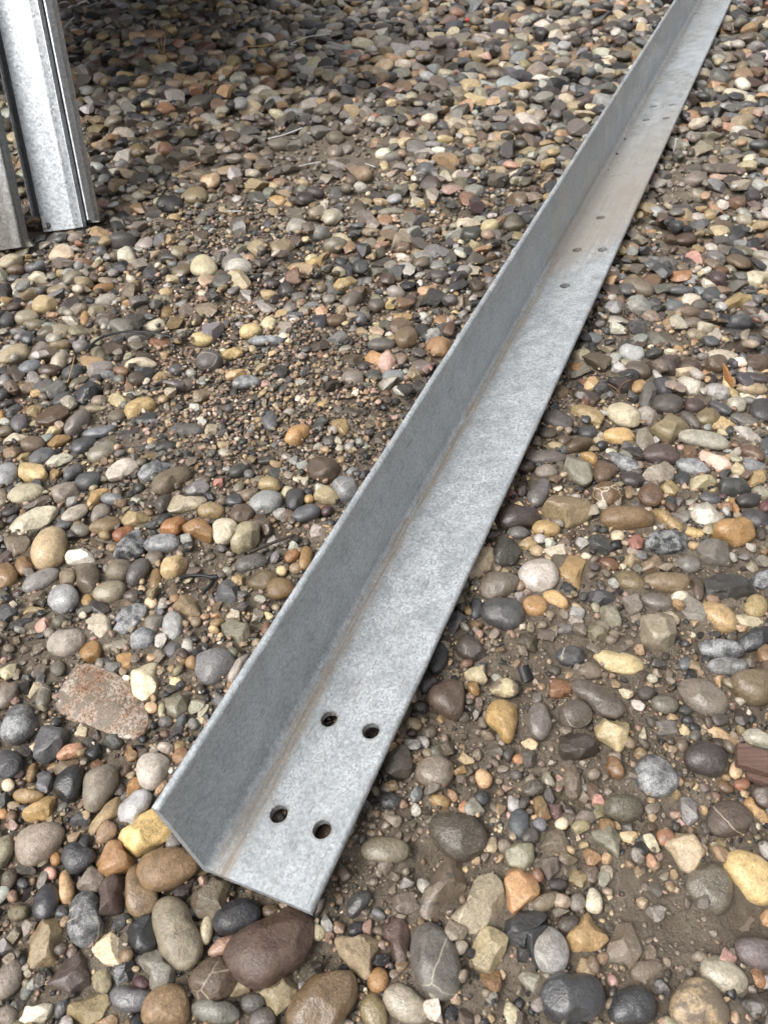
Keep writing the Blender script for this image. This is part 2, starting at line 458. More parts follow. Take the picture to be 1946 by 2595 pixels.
# ------------------------------------------------------------------ stone shapes
def ico(n):
    b = bmesh.new(); bmesh.ops.create_icosphere(b, subdivisions=n, radius=1.0)
    v = np.array([x.co[:] for x in b.verts]); f = np.array([[q.index for q in x.verts] for x in b.faces], np.int32)
    b.free()
    return v / np.linalg.norm(v, axis=1)[:, None], f
ICO = {k: ico(k) for k in (1, 2, 3, 4, 5)}   # 20, 80, 320, 1280, 5120 faces
def lumps(d, rng, amp, fr=(1.2, 3.2), n=9):
    r = np.zeros(len(d))
    for _ in range(n):
        k = rng.normal(size=3); k /= np.linalg.norm(k)
        f = rng.uniform(*fr)
        r += np.sin(f * (d @ k) * 2 + rng.uniform(0, 6.28)) / f
    return r * amp * 1.6 / math.sqrt(n)
def clip_planes(p, rng, n, lo, hi, up=False):
    """flatten the body p (about unit size) by n random planes"""
    for _ in range(n):
        k = rng.normal(size=3)
        if up:
            k[2] = abs(k[2]) * 1.1 + 0.15
        k /= np.linalg.norm(k)
        h = p @ k
        lim = h.max() * rng.uniform(lo, hi)
        over = h > lim
        p[over] -= np.outer((h[over] - lim) * 0.985, k)
    return p
def unit_variant(lev, rng, kind):
    d, f = ICO[lev]
    p = d.copy()
    if kind == 'R':
        p *= (1 + lumps(d, rng, 0.13))[:, None]
        if rng.random() < 0.75:
            p = clip_planes(p, rng, 3, 0.68, 0.9)
    else:
        e = 2.6
        p /= (np.abs(d) ** e).sum(1)[:, None] ** (1 / e)
        p = clip_planes(p, rng, 11, 0.52, 0.86)
        p *= (1 + lumps(d, rng, 0.03, (3, 6)))[:, None]
    m = np.abs(p).max(0)
    return p / m, f
VAR = {}
for lev in (1, 2, 3):
    for kind in 'RA':
        VAR[lev, kind] = [unit_variant(lev, RNG, kind) for _ in range(26 if lev > 1 else 16)]

def lin(c):
    c = np.asarray(c, float)
    return np.where(c <= 0.04045, c / 12.92, ((c + 0.055) / 1.055) ** 2.4)
def hexlin(h):
    c = lin([int(h[i:i + 2], 16) / 255 for i in (0, 2, 4)])
    g = c @ np.array([0.25, 0.60, 0.15])
    c = (g + (c - g) * 0.76) * np.array([1.02, 0.99, 0.95])
    return c * np.interp(g, [0.0, 0.06, 0.16, 0.4], [0.48, 0.58, 0.92, 1.08])

STONE_DATA = """A 56565c R - 55 95 100 90 20
A 7a6a50 A - 355 110 400 75 500 65 515 95 440 140 370 165
A 2f3136 R w 352 230 400 165 500 100 550 135 550 215 525 320 470 345 400 320 355 275 # glossy black rounded cobble; glossy black rounded cobble beside a heart-shaped olive grey stone
A 8a8070 R - 555 150 640 130 745 100 765 160 755 240 700 320 625 400 570 370 540 300 545 210 # heart-shaped olive grey stone; heart-shaped olive grey stone next to a glossy black cobble
A b5aca1 R - 885 130 900 60 960 20 1040 30 1100 75 1070 150 1050 220 975 265 910 235 # pale pinkish grey cobble; pale pinkish grey smooth cobble close to the beam's upright leg
A b0803f A - 840 200 885 180 915 240 830 310 805 315 820 255
A f0ece0 R - 1100 135 30 28 0
A b0885c A - 1030 195 1095 190 1060 250 1010 305 1005 270
A a2a1a3 A h 785 350 880 270 950 258 985 300 960 370 860 480 770 485 765 420 # silvery grey fractured stone; silvery grey fractured stone above the bright yellow ochre rock
A a58b5e A - 610 420 765 310 780 350 760 420 690 470 640 520 580 570 570 480 # tan diagonal slab; tan diagonal slab with a smooth brown pebble lying on it
A a0805f R - 640 530 700 460 745 490 760 540 715 590 650 612 622 590
A dcb866 A - 985 385 1040 440 1110 545 1080 600 1000 640 890 690 815 650 775 600 830 520 900 440 # bright yellow ochre rock; bright yellow ochre rock tucked under the beam's near upright corner
A a87a43 B - 690 600 770 585 835 650 880 690 860 760 790 800 700 830 650 800 630 710 650 650 # golden brown chunky block; golden brown chunky block below the bright yellow ochre rock
A 8f7049 R - 890 740 930 680 1050 640 1190 635 1250 690 1285 740 1230 810 1130 880 1010 915 930 880 895 800 # big smooth brown cobble; big smooth brown cobble touching the beam's near heel
A 85807a R - 1075 600 1110 545 1170 620 1130 640 1075 645
A 9c8c7d R s 105 550 170 490 290 470 370 480 415 530 380 600 320 680 200 755 140 720 110 640 # big pitted pinkish grey stone; big pitted pinkish grey stone with two dark spots
A 918a70 R - -40 580 40 555 95 575 105 640 60 710 0 760 -40 740
A 4a4a50 R - 400 690 425 620 490 595 560 630 620 700 560 760 470 805 410 770
A b99552 A - 150 420 200 350 285 325 310 300 365 310 365 420 310 460 200 470 155 455 # yellow chipped block; yellow chipped block above the big pitted pinkish grey stone
A 9a7b45 R - 90 290 150 250 220 265 285 300 240 330 180 350 120 330
A 6b5650 A - 70 180 110 120 150 90 165 140 140 185
A 8a6c35 R - 212 150 65 35 75
A 6b6b6f A - 235 180 280 140 340 170 345 240 320 285 275 290 240 250
A d3c3a0 R - 55 228 42 42 0
A b5813f R - 362 705 45 35 90
A c99784 R - 327 800 42 42 0 # salmon pink pebble; small salmon pink pebble beside an orange one and a dark cobble
A c19a66 R - 400 780 440 820 470 880 485 945 440 1000 400 975 385 880 # peach almond-shaped stone; peach almond-shaped stone between two dark glossy pebbles
A 4a4a52 R w 302 988 125 85 75 # dark grey glossy egg; dark grey glossy egg-shaped pebble with a bright sheen
A 55575a R vh 470 960 540 920 610 935 640 1000 625 1060 670 1120 660 1190 580 1275 490 1250 440 1170 450 1080 460 1010 # black kidney stone; black kidney-shaped stone mottled with white veins
A 4e4d50 R - 400 1053 50 52 0
A 655048 A - 650 920 700 850 800 810 805 920 800 1055 660 1080 640 1010
A 8a6f4a R - 815 790 870 755 920 860 1010 920 1020 980 980 1050 890 1080 820 1040 815 920
A 827568 B - 500 870 540 790 600 755 670 810 690 860 640 930 560 920 510 910
A 9a855f A - 185 1310 200 1210 290 1100 380 1090 410 1170 405 1280 360 1390 280 1415 210 1420 180 1380 # tall tan ridge-backed stone; tall tan ridge-backed stone near the lower photo corner
A 33353a A w 840 1150 890 1080 990 1060 1020 1140 1025 1270 980 1310 900 1325 830 1250
A 8b8069 R - 1000 990 1050 960 1130 955 1200 1020 1270 1170 1310 1290 1260 1380 1190 1420 1100 1370 1030 1240 990 1100 # long olive brown cobble; long smooth olive brown cobble below the beam's near end
A b5a888 R - 1338 1168 92 43 85
A 4c4a4a A - 730 1110 770 1060 850 1080 830 1150 760 1190 720 1160
A d3c09a A - 600 1290 660 1220 730 1180 800 1250 800 1400 720 1410 640 1390 # cream angular chunk; cream angular chunk between the black kidney stone and black block
A 6a5a55 A - 310 1520 380 1430 480 1300 585 1350 590 1530 480 1590 390 1560 # purple-brown triangular slab; purple-brown triangular slab with a pale worn patch
A 8b867b A - 900 1370 950 1310 1050 1290 1080 1340 1140 1420 1120 1500 1000 1590 950 1530 960 1460 # rough grey crystalline lump; rough grey crystalline lump next to the long olive brown cobble
A 303236 A w 735 1420 800 1390 890 1340 890 1430 850 1500 760 1540 740 1480
A 6f5a47 R v 1225 1480 1290 1400 1370 1345 1450 1350 1520 1420 1535 1500 1480 1590 1380 1635 1290 1620 1235 1560 # brown stone with single pale vein; smooth brown stone crossed by a single pale crooked vein
S 6a5244 R - 570 2421 588 2385 603 2370 650 2344 690 2325 720 2302 783 2313 793 2368 779 2423 720 2470 673 2505 626 2490 588 2468 # biggest reddish brown boulder; biggest reddish brown boulder, right under the beam's toe corner
A a07a60 R - 1350 1340 1420 1230 1540 1200 1480 1290 1440 1340
A 9a875c A - 440 1720 480 1600 590 1580 700 1590 715 1650 680 1740 580 1790 460 1780
A d5ccb5 A - 175 1640 350 1660 330 1720 270 1790 120 1790 140 1720 # white angular block; white angular block cut by the photo's lower edge
A 67666a R w 715 1590 740 1540 810 1530 960 1570 990 1620 930 1680 850 1705 770 1690 725 1640
A 94774f R - 920 1680 960 1590 1060 1540 1130 1515 1200 1570 1225 1660 1220 1790 920 1790 # large tan-brown cobble; large tan-brown cobble at the lower edge, below the grey crystalline lump
A 7b7a70 R - 1395 1695 155 80 -10
A 65605c R - 1640 1640 80 60 20
A 6a4248 R - 915 1510 55 45 -30 # maroon pebble; small maroon pebble squeezed beside the rough grey crystalline lump
A 8b7e72 R - -40 1480 30 1380 110 1355 150 1420 145 1500 90 1580 20 1615 -40 1610
A 9a8d6a A - 620 1410 720 1415 725 1520 690 1580 620 1560 600 1500
A 4e4d50 R - 405 1665 85 42 65
A 8a7d70 R - 0 1690 60 1650 120 1700 110 1790 -20 1790
A 45454c R - 1380 1130 1410 1050 1490 980 1590 965 1680 1010 1680 1120 1590 1180 1480 1205 1400 1180 # dark grey rounded cobble; dark grey rounded cobble just below the beam's cut end
A 6e6048 A - 1250 950 1290 870 1390 820 1510 880 1480 960 1440 1050 1370 1100 1280 1080 1240 1000
A 4a4a4c R - 1240 1052 35 40 0
A 4a3a34 A - 1110 940 1170 880 1260 830 1240 920 1190 1000 1140 980
A 7d7353 R - 55 1060 110 1000 190 1020 190 1080 110 1110
A 5d5f64 A - 455 450 500 400 570 410 590 460 560 500 470 495
A 8f6f58 R - 85 948 42 35 90
A 4e4d50 R - 150 865 38 35 0
A a08a68 R - 92 362 42 28 0
A 85694f R - 78 435 42 35 60
A b5813f R - 22 415 32 35 0
G bdb498 A - 85 1410 130 1340 260 1280 430 1270 485 1300 430 1400 330 1450 210 1520 120 1510 85 1460 # long chalky white-green block; long chalky white-green block near the photo's edge
D bda377 R - 210 210 250 120 340 95 420 120 435 200 420 300 370 355 260 370 215 340 205 280 # big sandy cream cobble; big sandy cream cobble beside a small brown ball-shaped pebble
D 8c6637 R - 160 342 62 65 0 # brown ball-shaped pebble; brown ball-shaped pebble against the big sandy cream cobble
D 93703e R - -40 350 30 325 90 360 120 420 80 480 0 490 -40 480
D 7a6a52 A - 30 180 80 145 170 160 205 200 170 260 100 285 60 250
D 6b5650 A - -20 270 50 230 95 265 80 310 30 335 -20 320
D 8b8684 R - 265 437 128 62 28 # long lilac-grey pebble; long lilac-grey pebble lying aslant below the sandy cream cobble
D 9a9c9f R s 412 555 100 92 20 # round light grey pebble; round light grey pebble with fine pale scratches
D e4dfd0 A - 425 290 450 240 560 230 610 290 615 325 540 340 430 325 # bright white wedge; bright white wedge of quartz beside the sandy cream cobble
D 8b7a62 B - 385 400 430 360 480 370 500 420 490 470 420 480 385 450
D 6e5f48 R s 490 340 560 325 630 350 645 420 620 490 555 525 510 480 495 410
D 857a66 R - 685 380 710 320 780 300 850 320 840 400 810 450 740 440 690 420
D 66625f R - 820 420 840 340 890 300 960 295 975 360 930 430 870 475 825 450
D 94896f R - 605 560 615 490 680 445 780 440 815 490 790 560 730 595 650 590
D 6b5d52 R - 852 538 55 45 10
D a8843f R - 568 570 38 45 0
D 544a48 A - 555 620 620 560 690 590 720 640 660 690 590 670
D b7aa93 A - 560 790 610 700 680 650 725 690 725 770 690 835 600 820 # cream shark-tooth stone; cream shark-tooth-shaped stone leaning on a frosted charcoal rock
D 54575b A h 730 670 790 620 880 585 950 600 955 660 900 720 840 770 770 805 730 780 735 720 # frosted charcoal rock; frosted charcoal rock between cream shark-tooth stone and grey pebbles
D 837c70 R - 940 690 1000 655 1060 660 1055 720 1010 790 950 770
D 9d9d9d R s 1120 737 98 68 85 # upright light grey oval; light grey speckled oval pebble standing upright in the photo
D 6c737a R h 845 810 880 755 940 740 1005 770 1000 850 950 895 870 890
D 857c65 A - 650 860 720 815 800 810 840 850 810 890 720 905 660 885
D a1783b R - 520 900 560 845 620 825 660 870 655 940 600 970 540 950
D 9a9086 R v 435 840 128 92 12 # cracked beige-grey cobble; cracked beige-grey rounded cobble above the rust-stained granite
D a87f42 B - 755 910 860 905 885 960 870 1020 820 1040 775 1000
D d9cba6 A - 850 1050 920 990 980 970 1025 985 1030 1160 940 1220 870 1180 855 1110 # cream crystal-shaped stone; cream crystal-shaped stone beside the rust-stained granite slab
D 77777a R s 1260 970 1290 910 1370 875 1450 890 1520 940 1480 1030 1400 1100 1340 1110 1290 1060 # rounded grey cobble by beam; rounded grey cobble lying close to the beam's upright leg
D a59c93 R - 1475 1060 1520 970 1600 915 1620 930 1560 1030 1500 1110 1475 1100
D b0aca5 R - 1215 862 52 42 90
D 67656a R - 1055 870 1100 840 1170 835 1175 890 1130 945 1070 930
D bb9f6a B - 1045 290 1180 275 1215 290 1190 370 1140 430 1070 440 1040 400 # ochre cube; ochre cube-shaped stone beside the thin black wire
D 8a6a3c R - 1007 435 78 40 85
D 7b6f60 R - 940 300 970 255 1030 245 1060 280 1030 340 980 355
D 6d7075 R h 935 200 960 160 1050 135 1140 150 1160 220 1120 260 1030 265 950 240 # frosted blue-grey oval; frosted blue-grey oval stone below two orange-brown stones
D 45474b A h 735 280 790 210 870 120 900 110 940 190 935 290 870 310 790 310 # black pyramid stone; black pyramid-shaped stone under the rust orange pebble
D 9c5f30 R - 730 140 770 95 840 85 870 105 830 160 780 195 740 175 # rust orange pebble; rust orange pebble leaning on the black pyramid stone
D 87704c R - 580 90 650 40 740 25 780 45 770 110 700 140 620 120
D a9702f R - 1040 110 1070 50 1130 25 1205 35 1195 90 1150 150 1060 140 # glossy orange pebble; glossy orange pebble beside a larger golden brown stone
D 9a6f35 B - 1185 95 1220 40 1290 35 1360 70 1385 130 1360 195 1300 180 1220 150
D c9bea5 R - 1375 70 1420 35 1490 35 1535 80 1500 160 1450 210 1400 195 1385 130 # cream tooth-shaped stone; cream tooth-shaped stone between the golden brown and beige upright stones
D a39876 B - 1545 90 1590 55 1680 60 1680 150 1640 230 1560 265 1495 235 # upright beige block; upright beige rounded block beside the dark twig's end
H 66625e R s 655 1450 700 1390 840 1330 905 1370 915 1440 860 1480 740 1505 665 1495 # grainy grey wedge; grainy grey rounded wedge below the dark twig
D 65666a A - 1390 560 1430 460 1480 430 1540 490 1550 590 1490 610 1410 590
D a08550 A - 1495 430 1540 395 1585 410 1580 470 1520 480
D 8f7a55 A - 1115 610 1170 550 1220 530 1270 580 1295 670 1240 680 1160 640
D 847f6a A - 1435 730 1510 690 1610 720 1620 790 1545 865 1480 820
D a08472 A g 375 1200 430 1110 490 1020 560 985 700 1030 820 1090 890 1180 945 1280 960 1380 880 1460 770 1450 660 1400 540 1355 400 1310 # rust-stained granite slab; rust-stained white granite slab sunk flush in the mud
D 5f6265 R h 10 1400 50 1290 120 1240 200 1260 245 1330 240 1420 170 1480 80 1500 20 1470 # frosted dark round cobble; frosted dark round cobble at the photo's left edge below granite
D 5b5c60 A - 225 1470 270 1380 460 1375 450 1440 385 1550 280 1615 220 1570 # slate trapezoid; flat slate grey trapezoid stone below the rust-stained granite
D bb8561 R - 370 1570 430 1500 510 1485 545 1520 530 1570 430 1590 375 1600 # salmon elongated pebble; salmon elongated pebble touching the slate grey trapezoid
D 827466 R - -30 1170 30 1115 110 1095 135 1130 110 1210 60 1260 -20 1265
D c9bb98 A - 180 1160 240 1090 290 1090 270 1140 215 1200
D 7a7466 R v 285 1195 92 48 80
D c0b58f A - 0 1020 60 975 110 980 105 1050 50 1080 5 1060
D 7f7a63 B w 1070 1190 1140 1175 1220 1190 1210 1290 1150 1335 1100 1310 1070 1240 # wet olive grey block; wet olive grey block halfway between granite slab and beam
D c7a27b R - 978 1260 42 38 0
D f0ece0 R - 1240 942 32 25 0
D d6c68e R - 1140 1100 42 38 30
D a89f78 R - 1048 1275 48 24 85
D b88d7c A - 230 740 280 690 345 670 350 700 310 760 280 785 240 770 # pink crumbly stone; pink crumbly stone left of the round light grey pebble
D 75654b A - 175 565 250 510 300 500 305 590 240 600
D 8f7a45 A - 140 640 190 600 290 610 300 635 230 670 160 660
D 5a5a5c A - -10 620 60 590 120 620 120 670 50 710 -10 680
D 484545 A - 65 730 110 680 210 680 225 710 150 765 80 765
D 6b6a58 R - 15 545 55 50 0
D b8ab92 A - 1465 670 1510 620 1555 650 1550 690 1480 690
D cdb48d R - 980 583 42 42 0
D 6b6460 R - 1075 1350 50 38 0
D 575053 A - 1095 1440 1130 1380 1200 1370 1195 1430 1130 1480
D cfc39b R - 1240 1360 1270 1320 1330 1320 1320 1370 1260 1390
D c5b794 A - 485 1445 535 1355 570 1410 560 1450
D 303236 A w 555 1560 600 1490 655 1500 660 1570 600 1620 560 1600
D 56554f A - 660 1480 690 1430 770 1430 800 1490 740 1530
D 997545 A - 810 1560 850 1510 905 1560 880 1600 830 1610
D 8f7747 R - 1115 1530 1150 1480 1205 1470 1200 1530 1150 1565
B 434347 R s 785 60 830 15 900 20 945 75 900 140 830 140 790 110 # rough black pebble; rough black pebble right of the beam's second hole pair
B 9c7c42 R - 1120 60 1180 30 1250 70 1240 130 1190 140 1140 90
B 615749 R s 1120 230 1180 180 1300 155 1430 220 1485 300 1470 380 1380 440 1310 470 1230 410 1150 340 # big mud-caked dark boulder; big mud-caked dark boulder standing over a dug hollow
B 7d745c R - 680 360 720 320 860 310 960 350 985 410 940 460 830 485 740 460 685 410 # olive oval stone; olive oval stone lying just right of the beam's near corner
B 5a554f A m 1260 430 1320 450 1340 560 1350 640 1300 740 1200 840 1100 850 1060 800 1090 690 1110 600 1180 500 # long half-muddy dark rock; long half-muddy dark rock tilted against the mud-caked boulder
B a2957a A - 1375 650 1430 570 1510 550 1570 600 1595 720 1570 850 1500 900 1390 940 1310 900 1250 850 1290 790 1360 740 # large lumpy cream-brown rock; large lumpy cream-brown rock right of the long half-muddy rock
C c18f56 A - -30 530 40 510 120 570 170 650 165 700 80 750 0 810 -40 770 -60 640 # orange angular block; orange angular block right of the large lumpy cream-brown rock
B 6f6a64 R v 1000 1010 1050 900 1120 870 1210 910 1280 1010 1320 1150 1320 1290 1250 1350 1150 1360 1060 1300 1010 1180 # large grey oval with pale hairline; large smooth grey oval cobble with a pale hairline vein
B 9f8b69 A - 510 985 540 940 620 955 680 950 810 980 805 1060 770 1130 710 1230 640 1180 550 1080 # tan shield-shaped slab; tan shield-shaped slab left of the maroon-brown wedge
B 6b5249 A - 800 880 880 825 960 860 990 920 970 1120 920 1130 870 1050 # maroon-brown wedge; maroon-brown wedge pointing down beside the large grey oval cobble
B 7a6a5d A - 865 800 870 690 1030 665 1055 780 980 820
B 565658 R w 585 770 610 690 680 655 740 680 720 730 660 780 610 835
B 4b4d50 R - 590 900 640 855 690 880 680 930 630 955 595 935
B 6f7072 R v 745 800 770 765 840 820 830 845 780 840
B a3936b B - 1375 1080 1440 930 1500 890 1625 970 1600 1060 1510 1200 1410 1150 # straw-coloured brick-shaped stone; straw-coloured brick-shaped stone right of the large grey oval cobble
B a97c40 R - 788 1238 86 68 85 # orange egg; glossy orange egg-shaped pebble below the tan shield-shaped slab
B 7c6039 R w 200 1519 260 1380 360 1240 480 1180 600 1190 650 1260 640 1370 560 1480 540 1560 300 1600 # big wet caramel cobble; big wet caramel brown cobble with a dab of mud on top
B 857448 R w 670 1400 710 1320 770 1320 830 1390 850 1480 840 1560 740 1560 680 1480
B 9d927e R w 820 1340 860 1280 920 1260 1000 1300 1080 1390 1110 1470 1060 1519 960 1519 870 1450 # wet pale striped cobble; wet pale striped cobble at the lower edge right of an olive one
B 9a8a66 A - 20 1340 100 1260 200 1205 270 1290 220 1380 120 1465 50 1400
B 736a68 R - -40 1470 30 1410 80 1430 125 1519 -30 1560
B 6f5a3f R - 92 790 55 50 0
B 8a7550 R - 745 285 36 26 0
B b57c4a A - 1300 100 1340 75 1385 120 1360 165 1310 150
C 8a856c B - -55 400 0 350 130 350 135 470 80 530 -30 490
B 434548 R - 1452 58 52 50 0
B 5f4f40 A - 1055 150 1100 110 1150 150 1130 185
E 5e5f62 R h 905 1460 950 1380 1020 1365 1090 1410 1130 1480 1150 1540 1110 1590 990 1600 910 1540 # big slate cobble; big speckled slate grey cobble right of the cream angular flake
C 67604b R s 715 125 128 88 0 # coarse olive lens-shaped stone; coarse olive lens-shaped stone below the big slate cobble
C 6a5a4e R v 1260 230 1290 130 1370 75 1460 80 1530 140 1550 220 1500 290 1400 315 1310 300 # brown crackled boulder; brown boulder with fine crackle lines near the orange stick-like stone
C ad8548 A - 1485 80 1530 55 1600 130 1680 220 1660 245 1570 200 1510 130 # orange stick-like stone; orange stick-like stone slanting beside the brown crackled boulder
C 6f6157 R - 1550 0 1680 -20 1690 110 1610 120 1560 70
C 817c7c A - 1080 60 1140 50 1200 110 1200 200 1140 240 1100 190 1085 120
C 5b6167 R - -20 160 40 130 100 170 105 260 70 330 20 325 -30 260
C 8b6f43 B - 125 60 180 45 245 190 190 220 155 210
C 6f644f A m 165 380 190 300 260 260 330 290 370 360 340 420 250 430
C 817d68 A - 510 280 600 230 700 330 690 410 660 450 590 390 520 330
C 8f6b36 B - 555 195 620 190 660 230 640 310 580 320 555 260 # small brown cube; small brown cube lying on a flat olive slab
C 7a5a55 A - 220 90 310 90 320 170 280 205 240 170
C 7d6f64 A - 400 180 440 140 510 145 545 190 490 235 410 235
C cbbd9c R - 315 225 45 42 0
C b87f70 A s 510 40 580 30 600 80 565 145 520 110 # pink granite chip; pink granite chip left of the coarse olive lens-shaped stone
C b29d7c A - 975 370 1070 290 1180 340 1245 430 1200 490 1150 550 1080 520 1040 440 # irregular sandy cream rock; irregular sandy cream rock above the olive grey ball boulder
C 736a59 R s 1125 590 1180 520 1270 485 1360 510 1425 580 1420 720 1340 815 1240 770 1150 680 # olive grey ball boulder; olive grey ball-like boulder beside the big yellow egg stone
C c7a967 R - 1360 480 1400 420 1480 400 1600 440 1690 520 1690 750 1600 745 1510 690 1440 600 # big yellow egg stone; big yellow egg-shaped stone at the photo's right edge
C b08d55 A - 345 970 400 910 490 810 530 880 615 985 550 1040 430 1085 360 1050 # golden peaked block; golden peaked block right of the frosted grey disc
C 8b867f R h 85 990 140 910 230 895 320 950 360 1060 340 1160 270 1205 190 1180 110 1090 # frosted grey disc; frosted grey disc-shaped pebble left of the golden peaked block
C 4b4e52 A - -60 830 130 790 220 830 240 900 130 910 80 1000 100 1060 160 1180 60 1090 -40 960
C 4e5055 R w 175 1330 220 1240 300 1195 420 1210 520 1210 590 1290 590 1400 510 1500 400 1510 360 1528 260 1510 190 1440 # black bean-shaped boulder; glossy black bean-shaped boulder below the frosted grey disc
C 43454a R w 620 1440 680 1330 790 1280 890 1310 930 1400 910 1528 650 1540 # glossy charcoal dome; glossy charcoal dome half cut by the lower photo edge
C b19870 R m 1020 1400 1080 1270 1200 1230 1270 1250 1330 1340 1400 1450 1380 1560 1060 1560 # tan boulder with mud patch; tan boulder with a mud patch near the lower right corner
C a39b86 R w 1215 1180 1230 1110 1310 1085 1430 1160 1520 1270 1460 1330 1340 1320 1250 1250 # pale smooth bar of stone; pale smooth bar-shaped stone above the tan boulder with mud
C 75696a R - 1440 1020 1470 975 1560 965 1690 1000 1690 1160 1600 1175 1490 1120 # lilac-grey oval; lilac-grey oval stone below the little brown puddle
C 897d70 A m 600 1110 640 980 690 875 760 900 810 980 835 1070 770 1165 680 1150 # grey pyramid stone; grey pyramid-shaped stone rising from the smooth mud
C 8a8175 R m 765 1190 820 1120 930 1110 970 1150 930 1210 850 1260 790 1240
C 7c6d55 R - 120 755 200 690 310 665 300 740 210 800 150 785
C c9c0a5 R - 470 760 490 680 520 645 570 700 580 770 560 810 490 800 # white teardrop pebble; white teardrop pebble beside a small grey oval one
C 857c72 R - 418 738 62 52 90
C 71645c A - 180 430 290 430 300 520 230 590 195 520
C 8e7a4d A - 365 600 390 520 450 550 485 600 440 645
C 8a5f42 R - 120 540 160 510 200 560 190 605 140 590
C 54484a R - 290 622 60 42 0
C c08f69 R - 860 430 890 415 935 470 920 515 870 500
C 5a5147 A - 1480 1380 1530 1320 1680 1320 1690 1450 1560 1510
C 5f5348 R - 360 880 75 60 10
C b08552 A - 1605 820 1650 780 1690 800 1690 900 1620 880
C 8d8878 A - 35 1230 110 1165 175 1230 140 1330 70 1310
C 303236 R - 45 1398 40 45 0
C a9a7a4 R - 1645 1255 45 45 0
C 8a7a50 A - 1270 350 1340 320 1390 370 1360 415 1280 410
J 54433d R w 130 1400 140 1320 180 1285 350 1300 370 1350 320 1400 200 1435 140 1430 # dark brown seal-shaped cobble; dark brown smooth cobble touching the beam's flat leg
E 6d6a67 R v 250 112 62 38 0
E b39457 R - 330 90 350 45 420 40 485 80 470 130 400 140 340 120
J 8f7a55 A - 380 1340 460 1260 550 1235 640 1290 670 1350 620 1390 530 1425 480 1380 # flat tan flagstone; flat tan flagstone right of the dark brown smooth cobble
I 86683f R s 250 1360 280 1300 420 1270 560 1280 660 1330 690 1400 600 1450 450 1475 320 1480 260 1420 # broad brown sandstone; broad brown sandstone below the web-veined brown ball
E 504c42 A s 90 210 150 130 220 150 265 240 230 290 140 310 105 260
E a08757 A - 245 175 310 135 380 170 370 225 290 230 250 205
E c4b6a0 A - 390 210 430 180 510 175 530 210 510 260 465 300 400 260 # cream cone stone; cream cone-shaped stone above the round white disc
E b4aaa2 R s 365 357 112 98 10 # round white disc; round white disc-shaped pebble with a tiny knob in its middle
E a89678 A - -30 270 50 190 110 220 130 265 60 350 0 395 -40 380
E 756a5a R - 25 400 70 345 160 330 240 350 250 410 180 465 90 490 35 450
E a58347 A - 480 340 530 260 600 240 655 270 640 350 590 430 540 400 490 370 # ochre leaf-shaped slab; ochre leaf-shaped slab right of the round white disc
E 5b5a5d R - 45 560 80 500 170 480 260 500 280 560 260 640 200 665 100 625 55 600 # dark slate rounded cobble; dark slate rounded cobble left of two yellow-orange pebbles
E b3864a R - 345 527 68 62 0 # orange round pebble; orange round pebble right of the dark slate rounded cobble
E c39b5c R - 390 470 410 435 460 435 530 530 470 545 410 510
E 3d3f43 A - 470 430 500 380 580 420 560 470 500 480
E 4f5155 R - -20 480 40 480 55 530 30 590 -20 600
E 80522a R w 762 288 62 35 -20 # glossy chestnut pebble; glossy chestnut brown oval pebble among small dark stones
E 4c4c48 A s 625 160 680 120 770 140 790 200 750 240 640 190
E c6b592 R - 808 132 40 34 0
E 9c6555 A s 865 150 910 120 960 150 945 200 885 215 # red granite chunk; red speckled granite chunk left of the big black rock
E 414548 A h 965 180 1000 120 1090 95 1190 135 1210 210 1150 240 1030 240 965 220 # big black rock; big black rough rock between red granite and a grey boulder
E a3906a A - 835 240 890 225 935 270 890 310 850 290
E 8b7455 A - 945 300 1010 235 1070 270 1080 320 1000 345 940 340
E 77726c R - 1210 290 68 48 -15
E 746e66 A - 1250 190 1290 145 1390 145 1450 210 1440 290 1350 310 1280 270
E a67c3b B - 1335 110 1400 60 1500 20 1585 90 1580 130 1480 200 1400 170 1345 150 # ochre diamond block; large ochre diamond-shaped block near the photo's right edge
I b5b1a2 A - 995 1310 1060 1260 1150 1240 1240 1290 1280 1370 1220 1430 1120 1455 1040 1420 1000 1370 # chalky white crystal; chalky white faceted stone left of the ochre diamond block
I a5874f A - 680 1340 720 1295 800 1330 900 1400 955 1450 900 1500 830 1470 760 1430 # ochre lath-like stone; ochre lath-like stone right of the broad brown sandstone
I bb9c58 A - 955 1475 1000 1430 1100 1470 1180 1485 1150 1530 1040 1540 970 1510
E 86704f R - 1090 395 135 60 -3 # long tan oval; long smooth tan oval stone left of the black slab
E 7f6c48 R - 800 370 830 325 900 340 965 420 930 455 860 440 820 420
E 756c65 R - 1028 505 90 52 -15
E 57555a A - 630 440 770 430 800 480 790 520 710 545 650 490
E 857a70 A s 820 480 920 455 960 520 930 580 860 560
E c9c0aa R - 1160 472 50 32 15
E 817b70 A - 1140 530 1200 475 1260 520 1320 610 1280 640 1200 600
E b3925a R s 1382 590 118 68 -35 # yellow speckled oval; yellow speckled oval stone slanting below the black slab
E 6b5540 R w 1260 432 72 38 95
E 514d4a A - 1300 380 1360 345 1500 360 1570 420 1580 460 1480 515 1310 480 # black slab; large black slab right of the long tan oval stone
E 4a4b4e A h 1550 380 1600 330 1690 300 1690 420 1620 440 1560 420
E a08a52 R s 1588 525 68 65 0
E aca080 A - 1470 590 1520 570 1620 590 1630 630 1600 665 1510 650
E 958871 B w 930 720 940 600 1030 565 1130 610 1140 740 1100 785 1000 775 # wet beige square boulder; wet beige square boulder with pale streaks
E b3a98e R - 1060 570 1110 555 1160 590 1140 630 1120 610
E 86806c B - 710 540 800 520 830 640 770 655 730 620
E 837a60 A - 620 665 660 630 760 655 750 690 680 740
E 6f6a64 A - 430 695 480 620 560 640 570 690
